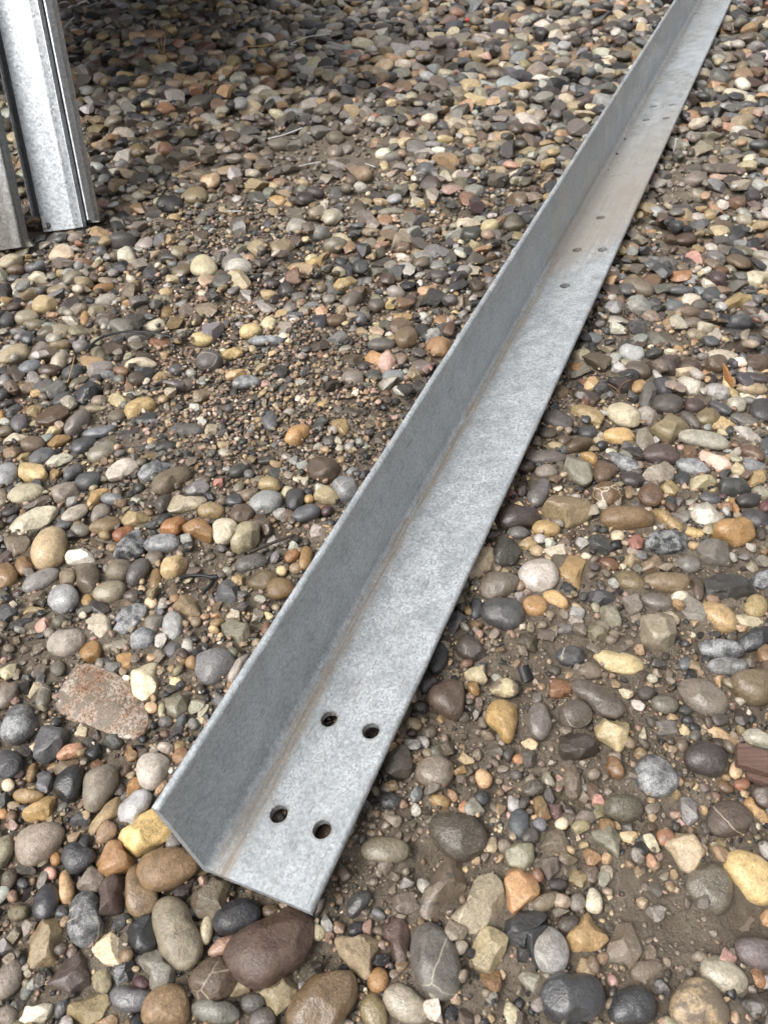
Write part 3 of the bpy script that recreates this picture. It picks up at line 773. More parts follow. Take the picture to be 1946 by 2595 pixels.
E 58585b R v 545 808 82 58 0 # dark slate disc; dark slate disc with one straight pale line
E c1ac77 R - 680 790 750 775 850 790 940 820 955 880 900 915 800 900 720 850 # pale yellow slipper-shaped stone; pale yellow slipper-shaped stone right of the dark slate disc
E 6b6450 R m 580 880 660 840 720 890 720 930 640 940
E 565a5f R h 1265 750 1310 710 1400 710 1500 740 1525 800 1440 830 1320 820
E 35373b A w 1490 740 1560 680 1690 640 1690 720 1600 770 1530 780
E 6c6a67 R h 1428 870 118 55 0
E 8a6a45 R - 1650 795 55 55 0
E 7b6f61 R s 1155 980 1200 935 1300 945 1390 1010 1430 1090 1380 1150 1270 1130 1180 1060 # coarse taupe boulder; coarse sandy taupe boulder left of the large tan-brown edge boulder
E 7c6a4c R - 1445 930 1530 900 1690 880 1690 1040 1600 1085 1510 1050 1450 1000 # large tan-brown edge boulder; large tan-brown smooth boulder at the photo's right edge
E 6b5f55 R - 540 955 620 940 720 975 810 1060 845 1120 820 1160 740 1145 650 1060 590 1000 # crescent-shaped brown stone; crescent-shaped brown stone curving over a white-banded ball pebble
E 8d5f36 A - 420 1020 440 930 500 935 560 990 540 1030 440 1050 # rust brown triangle; rust brown triangular stone left of the crescent-shaped brown stone
E 706a5a R - 1075 1080 78 52 -15
E 6f6459 R v 572 1133 92 80 0 # white-banded brown ball; brown ball pebble with a white band around it
E 766c66 R w 370 1172 105 68 95 # shiny taupe oval; shiny taupe oval pebble between yellow pitted stone and banded ball
E b18d48 R s 70 1130 110 1060 190 1055 245 1110 235 1190 200 1290 175 1295 150 1220 75 1170 # yellow pitted stone; yellow pitted stone tapering to a point, with two holes
F b9ab80 R m 1080 910 1150 830 1240 805 1340 870 1340 960 1250 990 1110 960 # pale mud-sunk lump; pale yellowish lump half sunk in mud above the pitted stone
E b3a070 A - 680 1190 740 1160 870 1175 875 1230 850 1300 820 1350 770 1300 700 1270 # cream angular flake; cream angular flake below the crescent-shaped brown stone
E 5a4f45 A - 480 1360 490 1250 580 1245 700 1310 690 1345 560 1390 490 1395
E 544a47 R - 1185 1390 1220 1310 1300 1285 1390 1320 1430 1400 1420 1475 1330 1485 1220 1455 # dark maroon-brown dome; dark maroon-brown dome-shaped stone left of the wood scrap
E 77706a A - 1000 1180 1140 1170 1145 1250 1040 1255
E bb9a6c A - 1280 1210 1310 1185 1420 1230 1480 1270 1460 1310 1350 1280
E aaa592 R - 1520 1270 1540 1220 1600 1215 1690 1260 1690 1330 1580 1310
E 8a6236 R w 745 1430 770 1370 810 1370 850 1450 850 1500 790 1490
E 7a6a58 R s 505 1480 530 1435 590 1440 605 1557 580 1610 520 1600
F c79c6b R s 1015 1745 95 75 110 # peach speckled pebble; peach finely speckled oval pebble right of the shiny striped cobble
E 605751 R - 970 1017 50 42 0
E c2ad80 A - 1150 1230 1180 1190 1215 1210 1220 1270 1170 1270
E b8926a A - 1350 920 1410 915 1410 960 1390 1005
E 9a9180 A - 1470 1050 1510 1020 1550 1040 1500 1085
E 9e6748 R - 1510 1530 45 35 0
E 63676b R - 1190 850 40 35 90
F b07a4d R - 1357 1562 72 52 0
F 5a5b5d R h 930 150 105 80 60
F 5f5f64 A - 660 330 700 220 770 180 865 250 830 330 760 410 680 370
F 5e524b A - 760 530 790 420 850 395 960 450 1070 590 1020 620 900 655 820 620 770 570 # flat dark brown slab; flat dark brown slab right of the beam, under small pebbles
F 434446 R - 540 560 600 450 660 500 680 620 610 750 540 760 500 700
F 6a5647 R - 495 1000 540 910 650 855 760 825 810 860 830 960 820 1100 790 1195 730 1190 640 1120 540 1070 # smooth brown guitar-pick stone; smooth brown rounded triangular cobble standing in the mud
F 5a585a R - 410 880 450 810 540 790 580 830 560 880 510 950 450 960
F b5a782 B - 835 780 900 715 1025 685 1050 760 1045 865 960 860 870 820 # cream square chip; cream square chip above the smooth brown triangular cobble
F 96712e B - 855 870 900 835 970 840 975 970 920 980 870 920
F 60543f A - 1330 490 1380 400 1440 380 1530 430 1510 570 1430 560
F 857767 R vw 385 1680 420 1590 500 1540 620 1530 700 1590 730 1690 710 1780 620 1850 500 1840 410 1780 # shiny striped cobble; shiny striped brown-grey cobble with a bright wet glare
F 63584b A - 90 1710 110 1590 170 1490 250 1420 320 1530 350 1660 310 1740 180 1745 # taupe faceted rock; taupe faceted rock touching the beam's edge between hole pairs
F a48d60 A - 770 1560 820 1490 930 1590 920 1610 830 1615
F 9b7a41 B - 730 1690 830 1620 855 1690 760 1725
F 57504b R - 1190 1520 1250 1455 1300 1500 1240 1585
F bda77c A - 1365 1410 1430 1365 1520 1410 1500 1470 1430 1490
F 60584a R s 1480 1835 105 75 10
F 59504b R - 1340 2010 1370 1930 1440 1905 1450 1960 1400 2030
G 8a878a R - 35 220 65 58 0
G 5f4f42 A - 60 110 110 95 220 170 210 205 150 240 110 230 80 170
G 6b727a R s 160 120 200 60 290 35 370 60 370 110 300 150 220 165
G 5f4228 R w 425 135 102 58 0 # shiny chocolate oval; shiny chocolate brown oval pebble beside a round dark grey one
G 8d8783 R - 230 180 260 135 310 155 360 235 320 265 250 260
G 55565a R s 525 150 540 95 630 80 710 110 700 170 640 220 560 225
G 7a7058 R s 665 233 95 38 30
G 8f8683 R - 730 130 770 70 880 50 960 80 960 130 860 190 780 200
G 74787b A - 845 190 870 125 940 125 985 180 970 210 860 210
G c3b699 R v 1055 100 1080 40 1150 20 1260 30 1320 80 1310 120 1200 110 1080 130 # lumpy cream boulder; lumpy cream stone above a round black one
G 3f4248 R w 1130 180 1150 125 1220 100 1290 120 1300 190 1250 260 1180 260
G 8b6842 R - 955 120 1010 95 1090 140 1080 190 1010 190
G a78c57 A - 1290 200 1340 140 1415 140 1425 190 1360 255 1300 250
G 5f5a5c R - 1488 128 70 55 0
G 736557 R - 1565 255 78 55 0
G 97713b R - 160 272 68 35 0
G c09a5f R - 320 318 65 35 15
G 6a6863 A - 390 320 440 250 510 200 570 260 570 310 500 350 420 370
G 2f3036 A w 615 340 660 280 750 215 840 230 870 290 800 360 720 430 670 400 # shiny black coal-like lump; shiny black coal-like lump left of a brown teardrop pebble
G 4e4c4c R s -20 290 40 275 85 300 90 350 40 390 -20 390
G 6c5138 A - 305 560 380 450 480 415 560 470 580 530 510 590 440 615 330 590 # large brown angular rock; large brown angular rock left of the big lilac-brown cobble
G 98814f A - 220 480 260 420 340 420 370 450 320 530 240 510
G a59d8b A - 510 370 560 335 630 370 655 410 590 465 540 440
G 8f8068 R - 840 385 72 48 0
G 8d8061 R - 795 455 82 36 -8
G b3a374 A - 915 380 930 340 1010 320 1095 380 1060 440 1000 460 930 430 # pale straw pentagon stone; pale straw pentagon-shaped stone beside the yellow speckled boulder
G b89a56 R s 1050 480 1070 400 1160 355 1260 365 1310 420 1290 465 1200 480 1130 540 1080 510 # yellow speckled boulder; yellow speckled boulder at the edge of the fine gravel
G 5f4b3b R - 905 292 62 32 75
G 87664a A - 1045 270 1065 200 1110 205 1145 260 1120 320 1060 330
G 6d676c R - 90 580 130 510 210 495 240 540 235 610 190 650 120 630
G 7a7068 R w 545 650 570 560 650 470 720 455 760 500 760 580 700 640 620 690 560 690 # big lilac-brown cobble; big smooth lilac-brown cobble above the blue-grey bean pebble
G 6b6e76 R w 700 660 720 625 850 605 940 585 975 600 960 650 880 700 800 705 720 680 # blue-grey bean pebble; blue-grey bean-shaped pebble below the big lilac-brown cobble
G 766a55 R s 982 518 72 55 0
G 45494d A h 1135 560 1170 490 1250 475 1310 500 1320 560 1270 600 1200 620
G 544640 A - 1005 670 1040 630 1130 610 1230 640 1220 690 1120 735 1010 725 # dark maroon slate slab; dark maroon slaty slab right of the blue-grey bean pebble
H 67645f R - 235 315 158 72 -3 # wide flat grey oval; wide flat grey oval stone bedded in fine gravel
G 505256 R vw 600 770 640 710 730 680 815 710 810 770 740 820 690 845 620 820
G 857d69 R w 740 850 770 780 880 730 940 715 1000 790 990 840 920 895 830 915 750 900 # smooth khaki cobble; smooth khaki cobble with a small bright glint
G b3a78c A - 20 700 70 660 200 655 285 665 260 700 180 740 90 770 40 745
G 77634e R - 280 752 102 70 0
G 9c7736 A w 395 735 430 685 520 670 595 700 540 750 470 785
G b8a475 A - 375 680 400 620 470 595 530 620 520 660 440 680 400 720
G 94795a A s 30 850 60 790 130 770 180 810 150 870 90 900
G 9c854f A - 130 880 170 820 270 820 260 870 180 920
G 66686c R - 362 858 120 78 18 # slate grey oval; slate grey smooth oval above the pale green-grey bar
G b3b09a A - 380 920 420 870 560 815 625 880 590 910 480 940 400 950 # pale green-grey bar; pale green-grey bar-shaped stone below the slate grey oval
G 8d8f92 R h 62 1012 115 92 55
G c3a768 B - 160 980 190 910 280 905 370 945 405 1010 380 1070 330 1090 200 1070 160 1030 # creamy yellow molar-shaped stone; creamy yellow molar-shaped stone above the pale olive oval
G 947336 A - 410 990 460 955 525 955 520 1000 470 1050 415 1055
G 65676a R v 540 1010 570 940 650 920 695 940 680 990 610 1050 545 1060
G 55585c R s 635 1070 660 1000 740 980 840 990 860 1040 800 1120 710 1140 650 1110
G b9ada0 A - 895 1020 950 950 1045 865 1090 910 1170 965 1110 1010 1010 1050 930 1065 # whitish wedge; whitish wedge-shaped stone left of the blue-black rough rock
G 5f6469 A h 1165 1000 1200 900 1300 880 1400 900 1480 920 1400 970 1300 1040 1230 1070 1180 1040 # blue-black rough rock; blue-black rough rock between whitish wedge and curved brown slab
G 7a6b54 R - 1280 1110 1310 1030 1400 970 1540 940 1600 1000 1610 1050 1500 1100 1430 1180 1340 1190 1290 1160 # curved brown slab; curved brown slab like a piece of tyre in the mud
G aba284 R - 225 1168 155 88 6 # pale olive oval; large pale olive oval cobble near the photo's left edge
G 93867a A - 435 1170 480 1090 550 1065 620 1100 680 1180 640 1220 560 1250 470 1240
G b38f50 A - 735 1260 750 1140 830 1130 930 1120 940 1150 870 1190 820 1250 770 1300 # yellow boot-shaped rock; yellow boot-shaped rock left of a blue-grey oval pebble
G 767a7d R s 945 1212 95 55 -8
G 6d5d50 A - 195 1260 270 1240 350 1180 420 1190 440 1240 350 1270 220 1300
G 4a403d R - 10 1310 60 1275 170 1280 175 1310 100 1360 30 1365
G 857762 R - -20 1120 50 1130 80 1200 70 1270 -20 1270
G a79d8b R - 520 1390 580 1310 680 1255 745 1270 740 1340 680 1400 600 1420 540 1410
G 897d74 R - 770 1350 790 1280 860 1250 930 1290 930 1340 860 1370 790 1410
G 58585a R - 540 1428 78 45 15
G 807a6f R - 595 1460 640 1420 720 1425 760 1470 720 1530 640 1530
G 9f8754 A - 1010 1370 1030 1320 1150 1310 1280 1360 1240 1410 1150 1450 1060 1440
G 4a4844 A - 1220 1430 1300 1370 1420 1330 1450 1350 1400 1410 1310 1470 1240 1460
H a5977c A v 75 930 100 860 150 845 380 855 410 900 350 960 200 1000 110 1000 # beige loaf-shaped slab; beige loaf-shaped slab below the curved brown slab
G 47443f R - 1395 772 105 55 5
G 55514c R - 1190 797 72 35 0
G c2995c R - 1272 730 42 40 0
G 85703f A - 1160 900 1190 840 1290 820 1335 850 1270 890 1190 925
G 5a4f44 R m 1300 1270 1330 1200 1420 1170 1450 1200 1400 1300 1340 1340
G b3873f R - 10 520 55 35 90
G 75664b R - -20 600 60 590 125 630 100 670 0 690 -20 670
G 4f494b R - 0 420 60 370 135 375 130 410 60 450 0 450
G 575858 R s 50 490 80 430 170 415 200 450 150 500 90 540
H 8f9294 R s 905 907 142 98 15 # light grey granite egg; light grey speckled egg-shaped cobble below a mottled yellow stone
H 525255 R - 1075 810 1130 790 1220 800 1235 880 1180 960 1110 980 1075 900 # charcoal shield; charcoal shield-shaped stone right of the light grey egg
H 61646a R v 1130 1020 1180 950 1280 920 1370 960 1350 1010 1250 1060 1150 1075 # slate oval with white veins; slate oval pebble with white veins near the beam
H 66513b R - 1260 640 1280 560 1380 525 1480 560 1525 640 1480 730 1400 765 1310 720 # big round brown ball; big round brown ball-shaped stone left of a marbled grey one
H 84878a R v 1465 760 1520 690 1600 685 1680 720 1680 860 1600 900 1540 880 # white-marbled grey cobble; white-marbled grey cobble against the beam's upright leg
H a6976f A - 1315 870 1360 790 1410 765 1490 810 1525 870 1490 930 1400 925 1330 895
H b08f54 R - 1268 878 45 38 0
H a79058 R s 845 760 870 700 950 690 1030 740 1035 820 900 805 860 800
H b5aa86 R - 1035 820 1060 770 1140 790 1080 830 1060 880 1040 860
H 6c5744 R - 610 1030 650 950 720 920 800 960 810 1020 760 1070 680 1090
H 6a5848 A - 800 1080 830 985 900 1030 955 1080 950 1170 900 1190 850 1130
H 82705a R - 690 830 740 785 830 790 850 820 790 880 740 910
H 4f4f53 R w 565 890 600 840 660 830 720 880 710 930 640 950 580 930
H 9d8452 R s 340 985 370 920 450 905 530 940 560 1010 500 1050 400 1050 350 1020
H 7d797a A - 235 800 270 740 320 715 400 750 440 790 400 840 300 855 240 840
H c07f6f A - 455 755 490 710 545 700 550 760 480 795 # pink angular chip; pink angular chip right of a rough lilac-grey stone
H 55564f R - 590 660 640 600 720 580 770 610 740 650 680 700 600 690
H a7a092 R w 558 492 52 42 0
H 504e46 R - 840 560 880 525 980 520 1000 550 960 590 870 590
H 65666a R s 945 222 88 68 100 # upright dark grey egg; dark grey speckled egg standing in the fine gravel
H b98a49 R - 1070 400 1090 310 1150 250 1240 250 1285 300 1220 360 1180 430 1110 445 # orange half-buried slab; orange flat stone with a tiny pebble on it
H a3874f A - 1460 260 1500 205 1610 205 1615 270 1570 355 1500 310 # tan arrowhead stone; tan arrowhead-shaped stone in the fine gravel near the beam
H 5c5650 R - 1440 393 62 50 0
H a99d80 A - 395 330 410 260 510 250 525 300 500 350 410 360
H 5d3f44 R - 1375 1000 1390 940 1440 930 1475 970 1440 1020 1390 1025
H a5a39c A - 965 990 1000 965 1060 955 1090 1030 1050 1060 1000 1045
H 9c6b34 R - 1130 1355 72 48 40
H a07a3a R - 1185 1440 1210 1330 1240 1275 1300 1330 1280 1420 1220 1475 # golden cone-shaped stone; golden cone-shaped stone next to the beam's upright leg
H c8b27c R - 1040 1485 45 45 0
H b1a39c A - 1280 1160 1290 1100 1340 1090 1390 1130 1370 1190 1290 1210
H a88547 A - 1380 1090 1480 1090 1450 1160 1390 1160
H 76623f R - 765 1580 820 1490 920 1480 1010 1510 1000 1600 930 1650 800 1640
H 826433 R - 920 1620 960 1540 1060 1540 1155 1600 1120 1680 1000 1720 930 1700 # honey brown cobble; honey brown smooth cobble leaning on a duller brown one
H 453f3d R - -10 1030 40 1000 120 1005 100 1060 20 1110 -10 1100
H 5f5f5c A - 920 660 950 620 1040 615 1050 670 1010 720 940 690
H 7c7058 R - 785 720 840 680 910 680 900 720 850 760 800 760
H 857a66 R - 682 783 52 42 50
H 46474a A - 385 840 440 820 490 860 490 900 420 900
H 6b6a66 R - 768 670 45 42 0
H 6a6a6b A - 955 430 1000 390 1060 380 1060 420 1000 460
H b79a57 R - 1390 92 52 42 0
H 5a504a A - 1545 190 1580 130 1660 110 1680 180 1620 200
H 7c8084 R - 1580 660 1620 610 1690 610 1690 700 1600 690
I 5f4d43 B - 680 130 700 40 780 0 910 0 920 80 880 200 800 200 690 170 # dark brown loaf block; dark brown loaf-shaped block left of another brown stone
I 655041 R - 900 150 920 60 990 30 1080 90 1100 130 1060 180 980 185
I 6c5d4c R - 450 140 490 80 580 50 660 110 675 170 600 210 500 195
I b0a391 R - 1268 20 135 68 0 # cream disc; cream flattened disc stone above the orange wood splinter
I 6a5544 R - 1465 60 1500 0 1680 -10 1690 90 1600 135 1480 130
I 7d7357 A - 1115 100 1150 40 1220 70 1260 150 1190 190 1130 150
I b58656 A - 1075 190 1120 140 1180 125 1185 180 1110 225
I 4e4341 A - 300 200 350 180 500 185 525 230 480 310 400 330 340 260
I 594639 R - 0 310 60 275 150 290 245 350 220 400 140 420 40 370
I 4b4744 A - 190 300 250 225 330 270 310 330 230 345
I c09c63 A - 105 270 160 190 220 180 235 240 190 300 120 290
I 525257 R - 690 210 760 185 850 210 885 280 850 330 760 350 710 300
I b3ab9c A - 875 210 960 175 1060 200 1115 270 1080 340 960 350 880 290 # whitish grey chunk; whitish grey chunk right of a round slate pebble
I 6d6a64 A - 575 380 600 270 660 220 720 250 715 360 660 450 580 430
I b08a55 R - 510 290 530 230 600 205 640 230 590 300 530 320
I 605852 R - 690 450 740 350 840 325 930 370 940 450 880 515 780 500 700 490 # large round taupe cobble; large round taupe cobble above the tan diamond rock
I 8d8681 R h 1125 300 1160 245 1250 235 1330 290 1340 350 1270 390 1160 355
I a28c66 R s 1518 282 128 55 -3
I 574b47 R - 1545 195 135 48 -6
I cfc4a3 R - 1420 350 1480 325 1570 370 1550 400 1500 415 1440 385
I a8a190 R - 1390 415 82 70 -20
I 5e4c44 R - 945 400 980 360 1090 360 1125 420 1100 480 1030 505 970 470
I 55575a R - 1155 400 1210 380 1300 420 1355 470 1330 510 1260 500 1190 450
I 7d6a40 R w 1045 530 1090 460 1170 445 1250 510 1210 580 1100 600
I 6a6059 R - 1000 548 105 48 -40
I 9d8553 R - 0 460 50 415 150 420 240 470 275 530 200 580 120 545 30 510
I bdb192 R s 305 510 330 430 410 400 520 440 580 530 560 590 470 610 360 580 # cream speckled disc; cream speckled disc-shaped stone left of a grey wedge
I 948b7f A - 545 460 600 430 700 480 740 520 650 590 590 590
I 8b7c57 A - 650 630 720 540 790 490 960 560 990 610 920 650 820 750 740 710 # tan diamond rock; tan diamond-shaped rock left of the long whitish oval
I 9f9b8c R v 900 680 940 635 1060 625 1220 640 1310 690 1325 750 1250 795 1120 770 980 740 # long whitish oval; long whitish oval stone with a rusty streak
I b79c63 A - 1160 600 1170 530 1270 515 1360 580 1330 650 1240 640
I 6b675e R s 1468 548 132 52 -15
I a8a199 A - 1365 600 1430 595 1600 680 1580 710 1500 750 1420 680
I 504d4f R - 1495 470 1550 390 1650 365 1690 380 1690 560 1600 570 1520 520
I bf9a55 R - 270 690 310 630 420 610 520 620 540 690 500 750 400 755 290 720 # yellow ochre loaf; yellow ochre loaf-shaped stone below the cream speckled disc
I 857c6c A - 540 730 560 650 620 610 700 680 700 740 620 810 560 780
I 4a4b4f R s 143 655 78 62 0
I 64504a R - 600 870 660 790 770 745 860 790 910 850 880 920 740 925 620 900 # maroon-brown dome; maroon-brown dome stone left of a rust-coloured cube
I 7d5a36 A - 940 840 980 760 1060 790 1060 860 980 870
I ccaa95 A - 1075 850 1110 805 1190 800 1290 850 1350 910 1320 960 1220 990 1150 930 1090 890 # large pale pink rock; large pale pink rock below the long whitish oval
I 77797c R h 1020 940 138 72 -12 # grey frosted oval; grey frosted oval left of the large pale pink rock
I 585b61 R h 290 850 340 815 440 850 540 920 580 970 560 1000 450 980 350 910 # dark frosted finger stone; dark frosted finger-shaped stone slanting above a maroon oval
I 4a423f A - 445 830 470 770 580 770 610 820 590 890 500 870
I 73573c R s 185 1010 210 900 280 885 370 930 385 990 320 1060 220 1090
I 878373 A - -30 850 60 845 150 900 185 970 160 1080 110 1105 0 1040 -60 960 # greenish grey boulder; greenish grey angular boulder left of a rough brown stone
I ab843f R - 70 840 110 810 190 810 225 860 190 940 150 890
I 928677 A - 590 1000 680 920 770 895 880 960 850 1040 740 1090 640 1060
I 524644 R - 410 1040 440 990 520 980 610 1030 600 1090 550 1125 440 1110
I 7a5b35 R V 308 1175 130 112 10 # web-veined brown ball; brown ball-shaped stone webbed with cream veins
I 755437 R s 565 1180 600 1100 680 1075 760 1130 770 1220 700 1275 600 1250
I 9d8752 A - 740 1110 790 1060 880 1050 905 1130 870 1190 790 1180
I 47484d R - 865 1040 900 980 970 975 1000 1040 970 1100 910 1110
I aca079 A - 995 1090 1010 1020 1120 1030 1210 1005 1230 1070 1140 1120 1060 1165 1000 1140
I 4e4f4b A - 1240 1070 1290 1030 1420 1040 1500 1120 1430 1170 1300 1205 1250 1180
I b5a57c A - 1325 970 1380 890 1420 920 1460 1000 1420 1030 1350 1010
I 808286 A - 1440 940 1460 860 1530 880 1640 920 1600 970 1490 1005 # blue-grey star-shaped stone; blue-grey star-shaped stone near the right edge
I 76593f R - 1425 810 1470 755 1560 755 1625 860 1600 900 1500 860
I a58a58 A - 1490 1060 1530 980 1620 955 1650 1000 1600 1080 1510 1110
I 5a5c60 R - 1167 1208 92 52 -8
I 8f8876 R - 1515 1120 1570 1100 1690 1100 1690 1220 1600 1220
I 4c4747 R - 1385 1210 1450 1160 1560 1165 1590 1220 1540 1290 1430 1290
I 96704a A - 1220 1260 1290 1230 1365 1265 1340 1320 1260 1320
I a9793f A - 1320 1220 1365 1200 1415 1340 1370 1360 1350 1280
I 575356 R - 1430 1360 1490 1295 1600 1300 1690 1360 1690 1460 1580 1480 1480 1440
I 7a4742 R s 1640 1275 62 55 0
I 7f786f A - 850 1340 920 1305 990 1330 1000 1400 930 1425
I 46494a R - 833 1240 58 55 0
I 8d7350 R - 490 1155 55 42 80
I a29a8a A - 1320 860 1370 790 1420 770 1430 850 1390 900
I 5f6062 A - 1590 760 1620 710 1690 690 1690 870 1620 860
J 9ea0a0 R h 890 435 72 55 -10
J 6e685c A - 930 360 960 310 1040 315 1160 360 1165 410 1060 415 960 390
J a2a29a A - 755 470 790 430 835 450 820 500 770 505
J 70747a R - 675 352 50 35 10
J a29678 R - 605 450 55 45 0
J 96805c R - 860 290 900 260 960 265 990 310 930 340
J 9a7c52 R - 1108 278 52 45 20
J 7d6750 R - 1115 230 1170 175 1240 170 1270 210 1250 240 1150 245
J 776a5c R - 1228 268 68 38 0
J 54555a R - 1420 270 1470 215 1560 215 1590 260 1540 310 1450 305
J 6a5844 R - 1500 190 1560 165 1620 210 1600 250 1540 230
J a48a52 A - 1400 180 1460 110 1540 90 1565 140 1500 170 1430 200
J 5b5d60 R h 1285 120 1310 70 1370 60 1390 110 1370 150 1300 145
J 686c71 R - 1125 175 58 42 0
J 7a6b58 R - 830 40 870 10 940 30 1010 80 1000 120 900 110 850 80
J 5d6064 R - 1170 80 72 25 0
J c0b08a A - 1265 220 1300 190 1340 200 1320 260 1290 260
J a59a8c A - 1310 340 1330 290 1380 295 1400 350 1360 385
J 8f8065 R - 1250 335 62 38 0
J b8ac8c A - 1500 40 1560 0 1659 -30 1690 20 1600 90 1540 70
J b59f68 A - 1010 280 1050 255 1095 290 1070 330 1020 310
J 625b58 R - 380 800 420 750 500 755 560 820 550 870 470 865 400 840
J 75603f R - 490 660 50 45 0
J 9a6f35 R - 535 510 570 485 615 520 590 545 545 540
J 706660 R - 285 1010 320 980 440 980 515 1010 490 1050 400 1070 320 1055 # long flat grey stone; long flat grey stone touching the beam's flat leg
J 6b5638 R - 515 1000 560 940 640 905 670 940 620 980 540 1015
J 8f8478 R - 345 1110 370 1060 430 1065 470 1110 430 1145 370 1145
J 5f4838 R - 245 1090 270 1040 330 1040 345 1080 300 1110
J 6f6a68 R w 300 1240 340 1180 400 1140 430 1165 420 1230 370 1300 320 1285
J 6f6e58 A - 690 950 720 920 760 950 730 980
J 5f5345 R - 415 885 55 35 0
J 67533f R - 510 928 42 35 0
J a59468 R - 462 957 45 25 -5
K b5aa85 R - 1235 220 1250 140 1320 115 1380 160 1405 230 1360 260 1280 250 # solitary cream-olive boulder; cream-olive boulder standing proud of the muddy gravel
K b19a68 R - 210 440 240 385 310 378 375 430 340 480 270 505 220 490
K 93805a A - 115 370 150 325 250 320 305 345 260 380 170 425
K 8d7b58 R - 380 352 80 42 0
K bdb294 A - 185 290 220 230 290 225 320 260 310 310 220 315
K 8a5f3e R - 525 175 78 35 0
K 6f5230 R - 102 218 65 38 0
K 58555a R w 230 208 70 40 0
K 57452f B - 870 480 885 430 960 420 995 470 960 530 890 545
K 9c703a R - 605 360 640 320 710 300 745 325 720 355 650 385
K 7a5d3a A - 825 340 840 300 890 305 910 340 860 375
K 675443 R - 690 542 80 45 12
K c8bda4 A - 910 580 950 535 1050 530 1070 590 1000 620 940 605
K c2ab70 R - 1235 680 1260 630 1330 615 1380 660 1370 710 1290 710
K ccb477 R - 1550 630 1580 575 1659 560 1690 620 1640 665 1570 660
K 8f5a32 A - 965 690 1000 650 1080 650 1130 680 1090 730 1000 750 # rust-coloured angular stone; rust-coloured angular stone just below the bent black strap
K 5f5850 R - 815 650 850 610 950 620 1000 650 960 700 860 700
K 5f4a38 A - 670 730 700 685 800 700 840 740 790 780 710 800
K 7e755d R - 590 750 610 710 670 710 690 780 640 810
K a39473 R - -20 800 60 730 150 695 210 730 190 780 100 830 0 830 # long sandy boulder; long sandy cream boulder at the photo's left edge
K aba08a R - 330 830 350 760 400 730 450 750 440 820 390 870
K 70634a R - 240 660 260 590 330 575 385 610 370 660 290 670
K 857049 R - 320 710 340 670 430 665 470 700 440 740 350 745
K 878180 R - 470 710 500 665 550 665 575 710 540 750 490 745
K 4a4e52 R h 185 657 52 48 0
K 9a8f73 R - 100 540 130 485 220 475 255 520 220 560 130 575
K 55575a R h 45 540 58 52 0
K 7a6c4f R - 150 570 200 535 290 550 300 600 220 620
K 67625f R v 1270 800 1300 740 1380 730 1440 780 1430 840 1350 875 1290 850 # grey heart stone with pale band; grey heart-shaped stone with a pale band on one side
K b89d5f A - 1425 760 1460 725 1550 715 1570 770 1500 790 1440 800
K bb945f B - 1455 900 1490 860 1580 855 1590 895 1520 925 1465 930
K 6c7075 R h 1505 950 1540 905 1620 895 1680 920 1690 970 1600 985 1520 985
K 8a826a A - 950 410 1000 375 1080 390 1110 440 1030 455 970 440
K 857755 A - 1105 100 1160 60 1230 70 1245 120 1180 160 1120 140
K b3ab9b A - 400 520 460 500 510 530 510 580 450 570
K aa8347 R - 553 528 48 32 85
K 856a38 R - 1083 497 48 45 80
K b0854a A - 790 440 830 405 880 420 870 470 810 470
K 8b8164 A - 570 480 620 440 680 460 680 500 620 525 580 510
K 9b958a R - 690 410 75 38 15
K 8a7a68 A - 455 490 500 430 570 430 570 480 500 510
L c8b070 R - 275 620 310 570 380 570 415 620 380 650 300 660
L c5b78d R - 462 562 48 45 0
L 6b7178 R h 448 673 115 35 -3 # long blue-grey bar pebble; long blue-grey bar-shaped pebble below two yellow stones
L 94897b A - 515 610 540 550 600 540 630 580 610 630 540 640
L 44474d R - 735 540 770 505 830 510 840 580 790 605 745 590
L 76593a R - 835 550 850 515 930 500 960 540 930 580 850 585
L 68696e R w 1035 530 65 42 -25
L 71675b R - 930 420 960 370 1040 350 1070 390 1020 460 950 475
L ad9259 A - 880 330 910 275 990 255 1040 290 1000 330 930 370
L bcb0a2 R - 525 310 550 260 610 255 650 300 600 340 540 340
L 757370 A - 835 640 890 610 970 640 985 670 910 720 870 690
L 7f6a4b R - 1275 670 1310 600 1370 580 1425 630 1420 690 1350 730 1300 710
L 6b655e R - 1100 710 1140 660 1230 655 1280 700 1250 740 1150 740
L bb8b4d A - 1080 780 1110 735 1180 750 1240 800 1190 840 1110 825 # orange ochre flat rock; orange ochre flat rock among duller stones left of the beam
L 66563f A - 915 830 950 760 1060 765 1070 800 1020 850 950 850
L 544740 R - 1085 840 55 38 0
L 84786c R s 1005 920 75 62 10
L 55544b B - 1080 900 1120 855 1190 890 1195 950 1110 950
L 818589 R h 1195 910 1220 860 1320 860 1345 900 1300 940 1220 945
L 8b7857 A - 1345 890 1380 840 1450 880 1460 920 1390 935
L b0875a A - 1425 360 1450 315 1530 310 1550 350 1500 390 1450 385
L 5b5350 R - 1560 262 72 48 0
L b89b58 A - 700 180 730 130 800 130 810 190 740 215
L 66676c R w 630 512 68 28 0
L 7c7c7c A - 680 460 720 420 800 420 800 445 730 480
L b08f52 A - 1005 210 1040 170 1110 200 1100 240 1030 240
L 927a50 R - 1230 282 75 32 0
L 5a5148 A - 1120 210 1180 150 1260 140 1265 180 1190 215
L b5a595 A - 1250 120 1300 105 1390 135 1380 170 1300 160
L a88650 A - 1265 540 1290 495 1380 500 1390 530 1320 555
L 6f6359 R - 1105 450 1130 400 1200 400 1210 450 1160 490
L b59c60 A - 1210 440 1230 400 1285 410 1270 460 1220 470
L a49a8a R - 1330 445 48 38 0
L a98c63 A - 1285 980 1330 955 1390 970 1370 1010 1290 1015
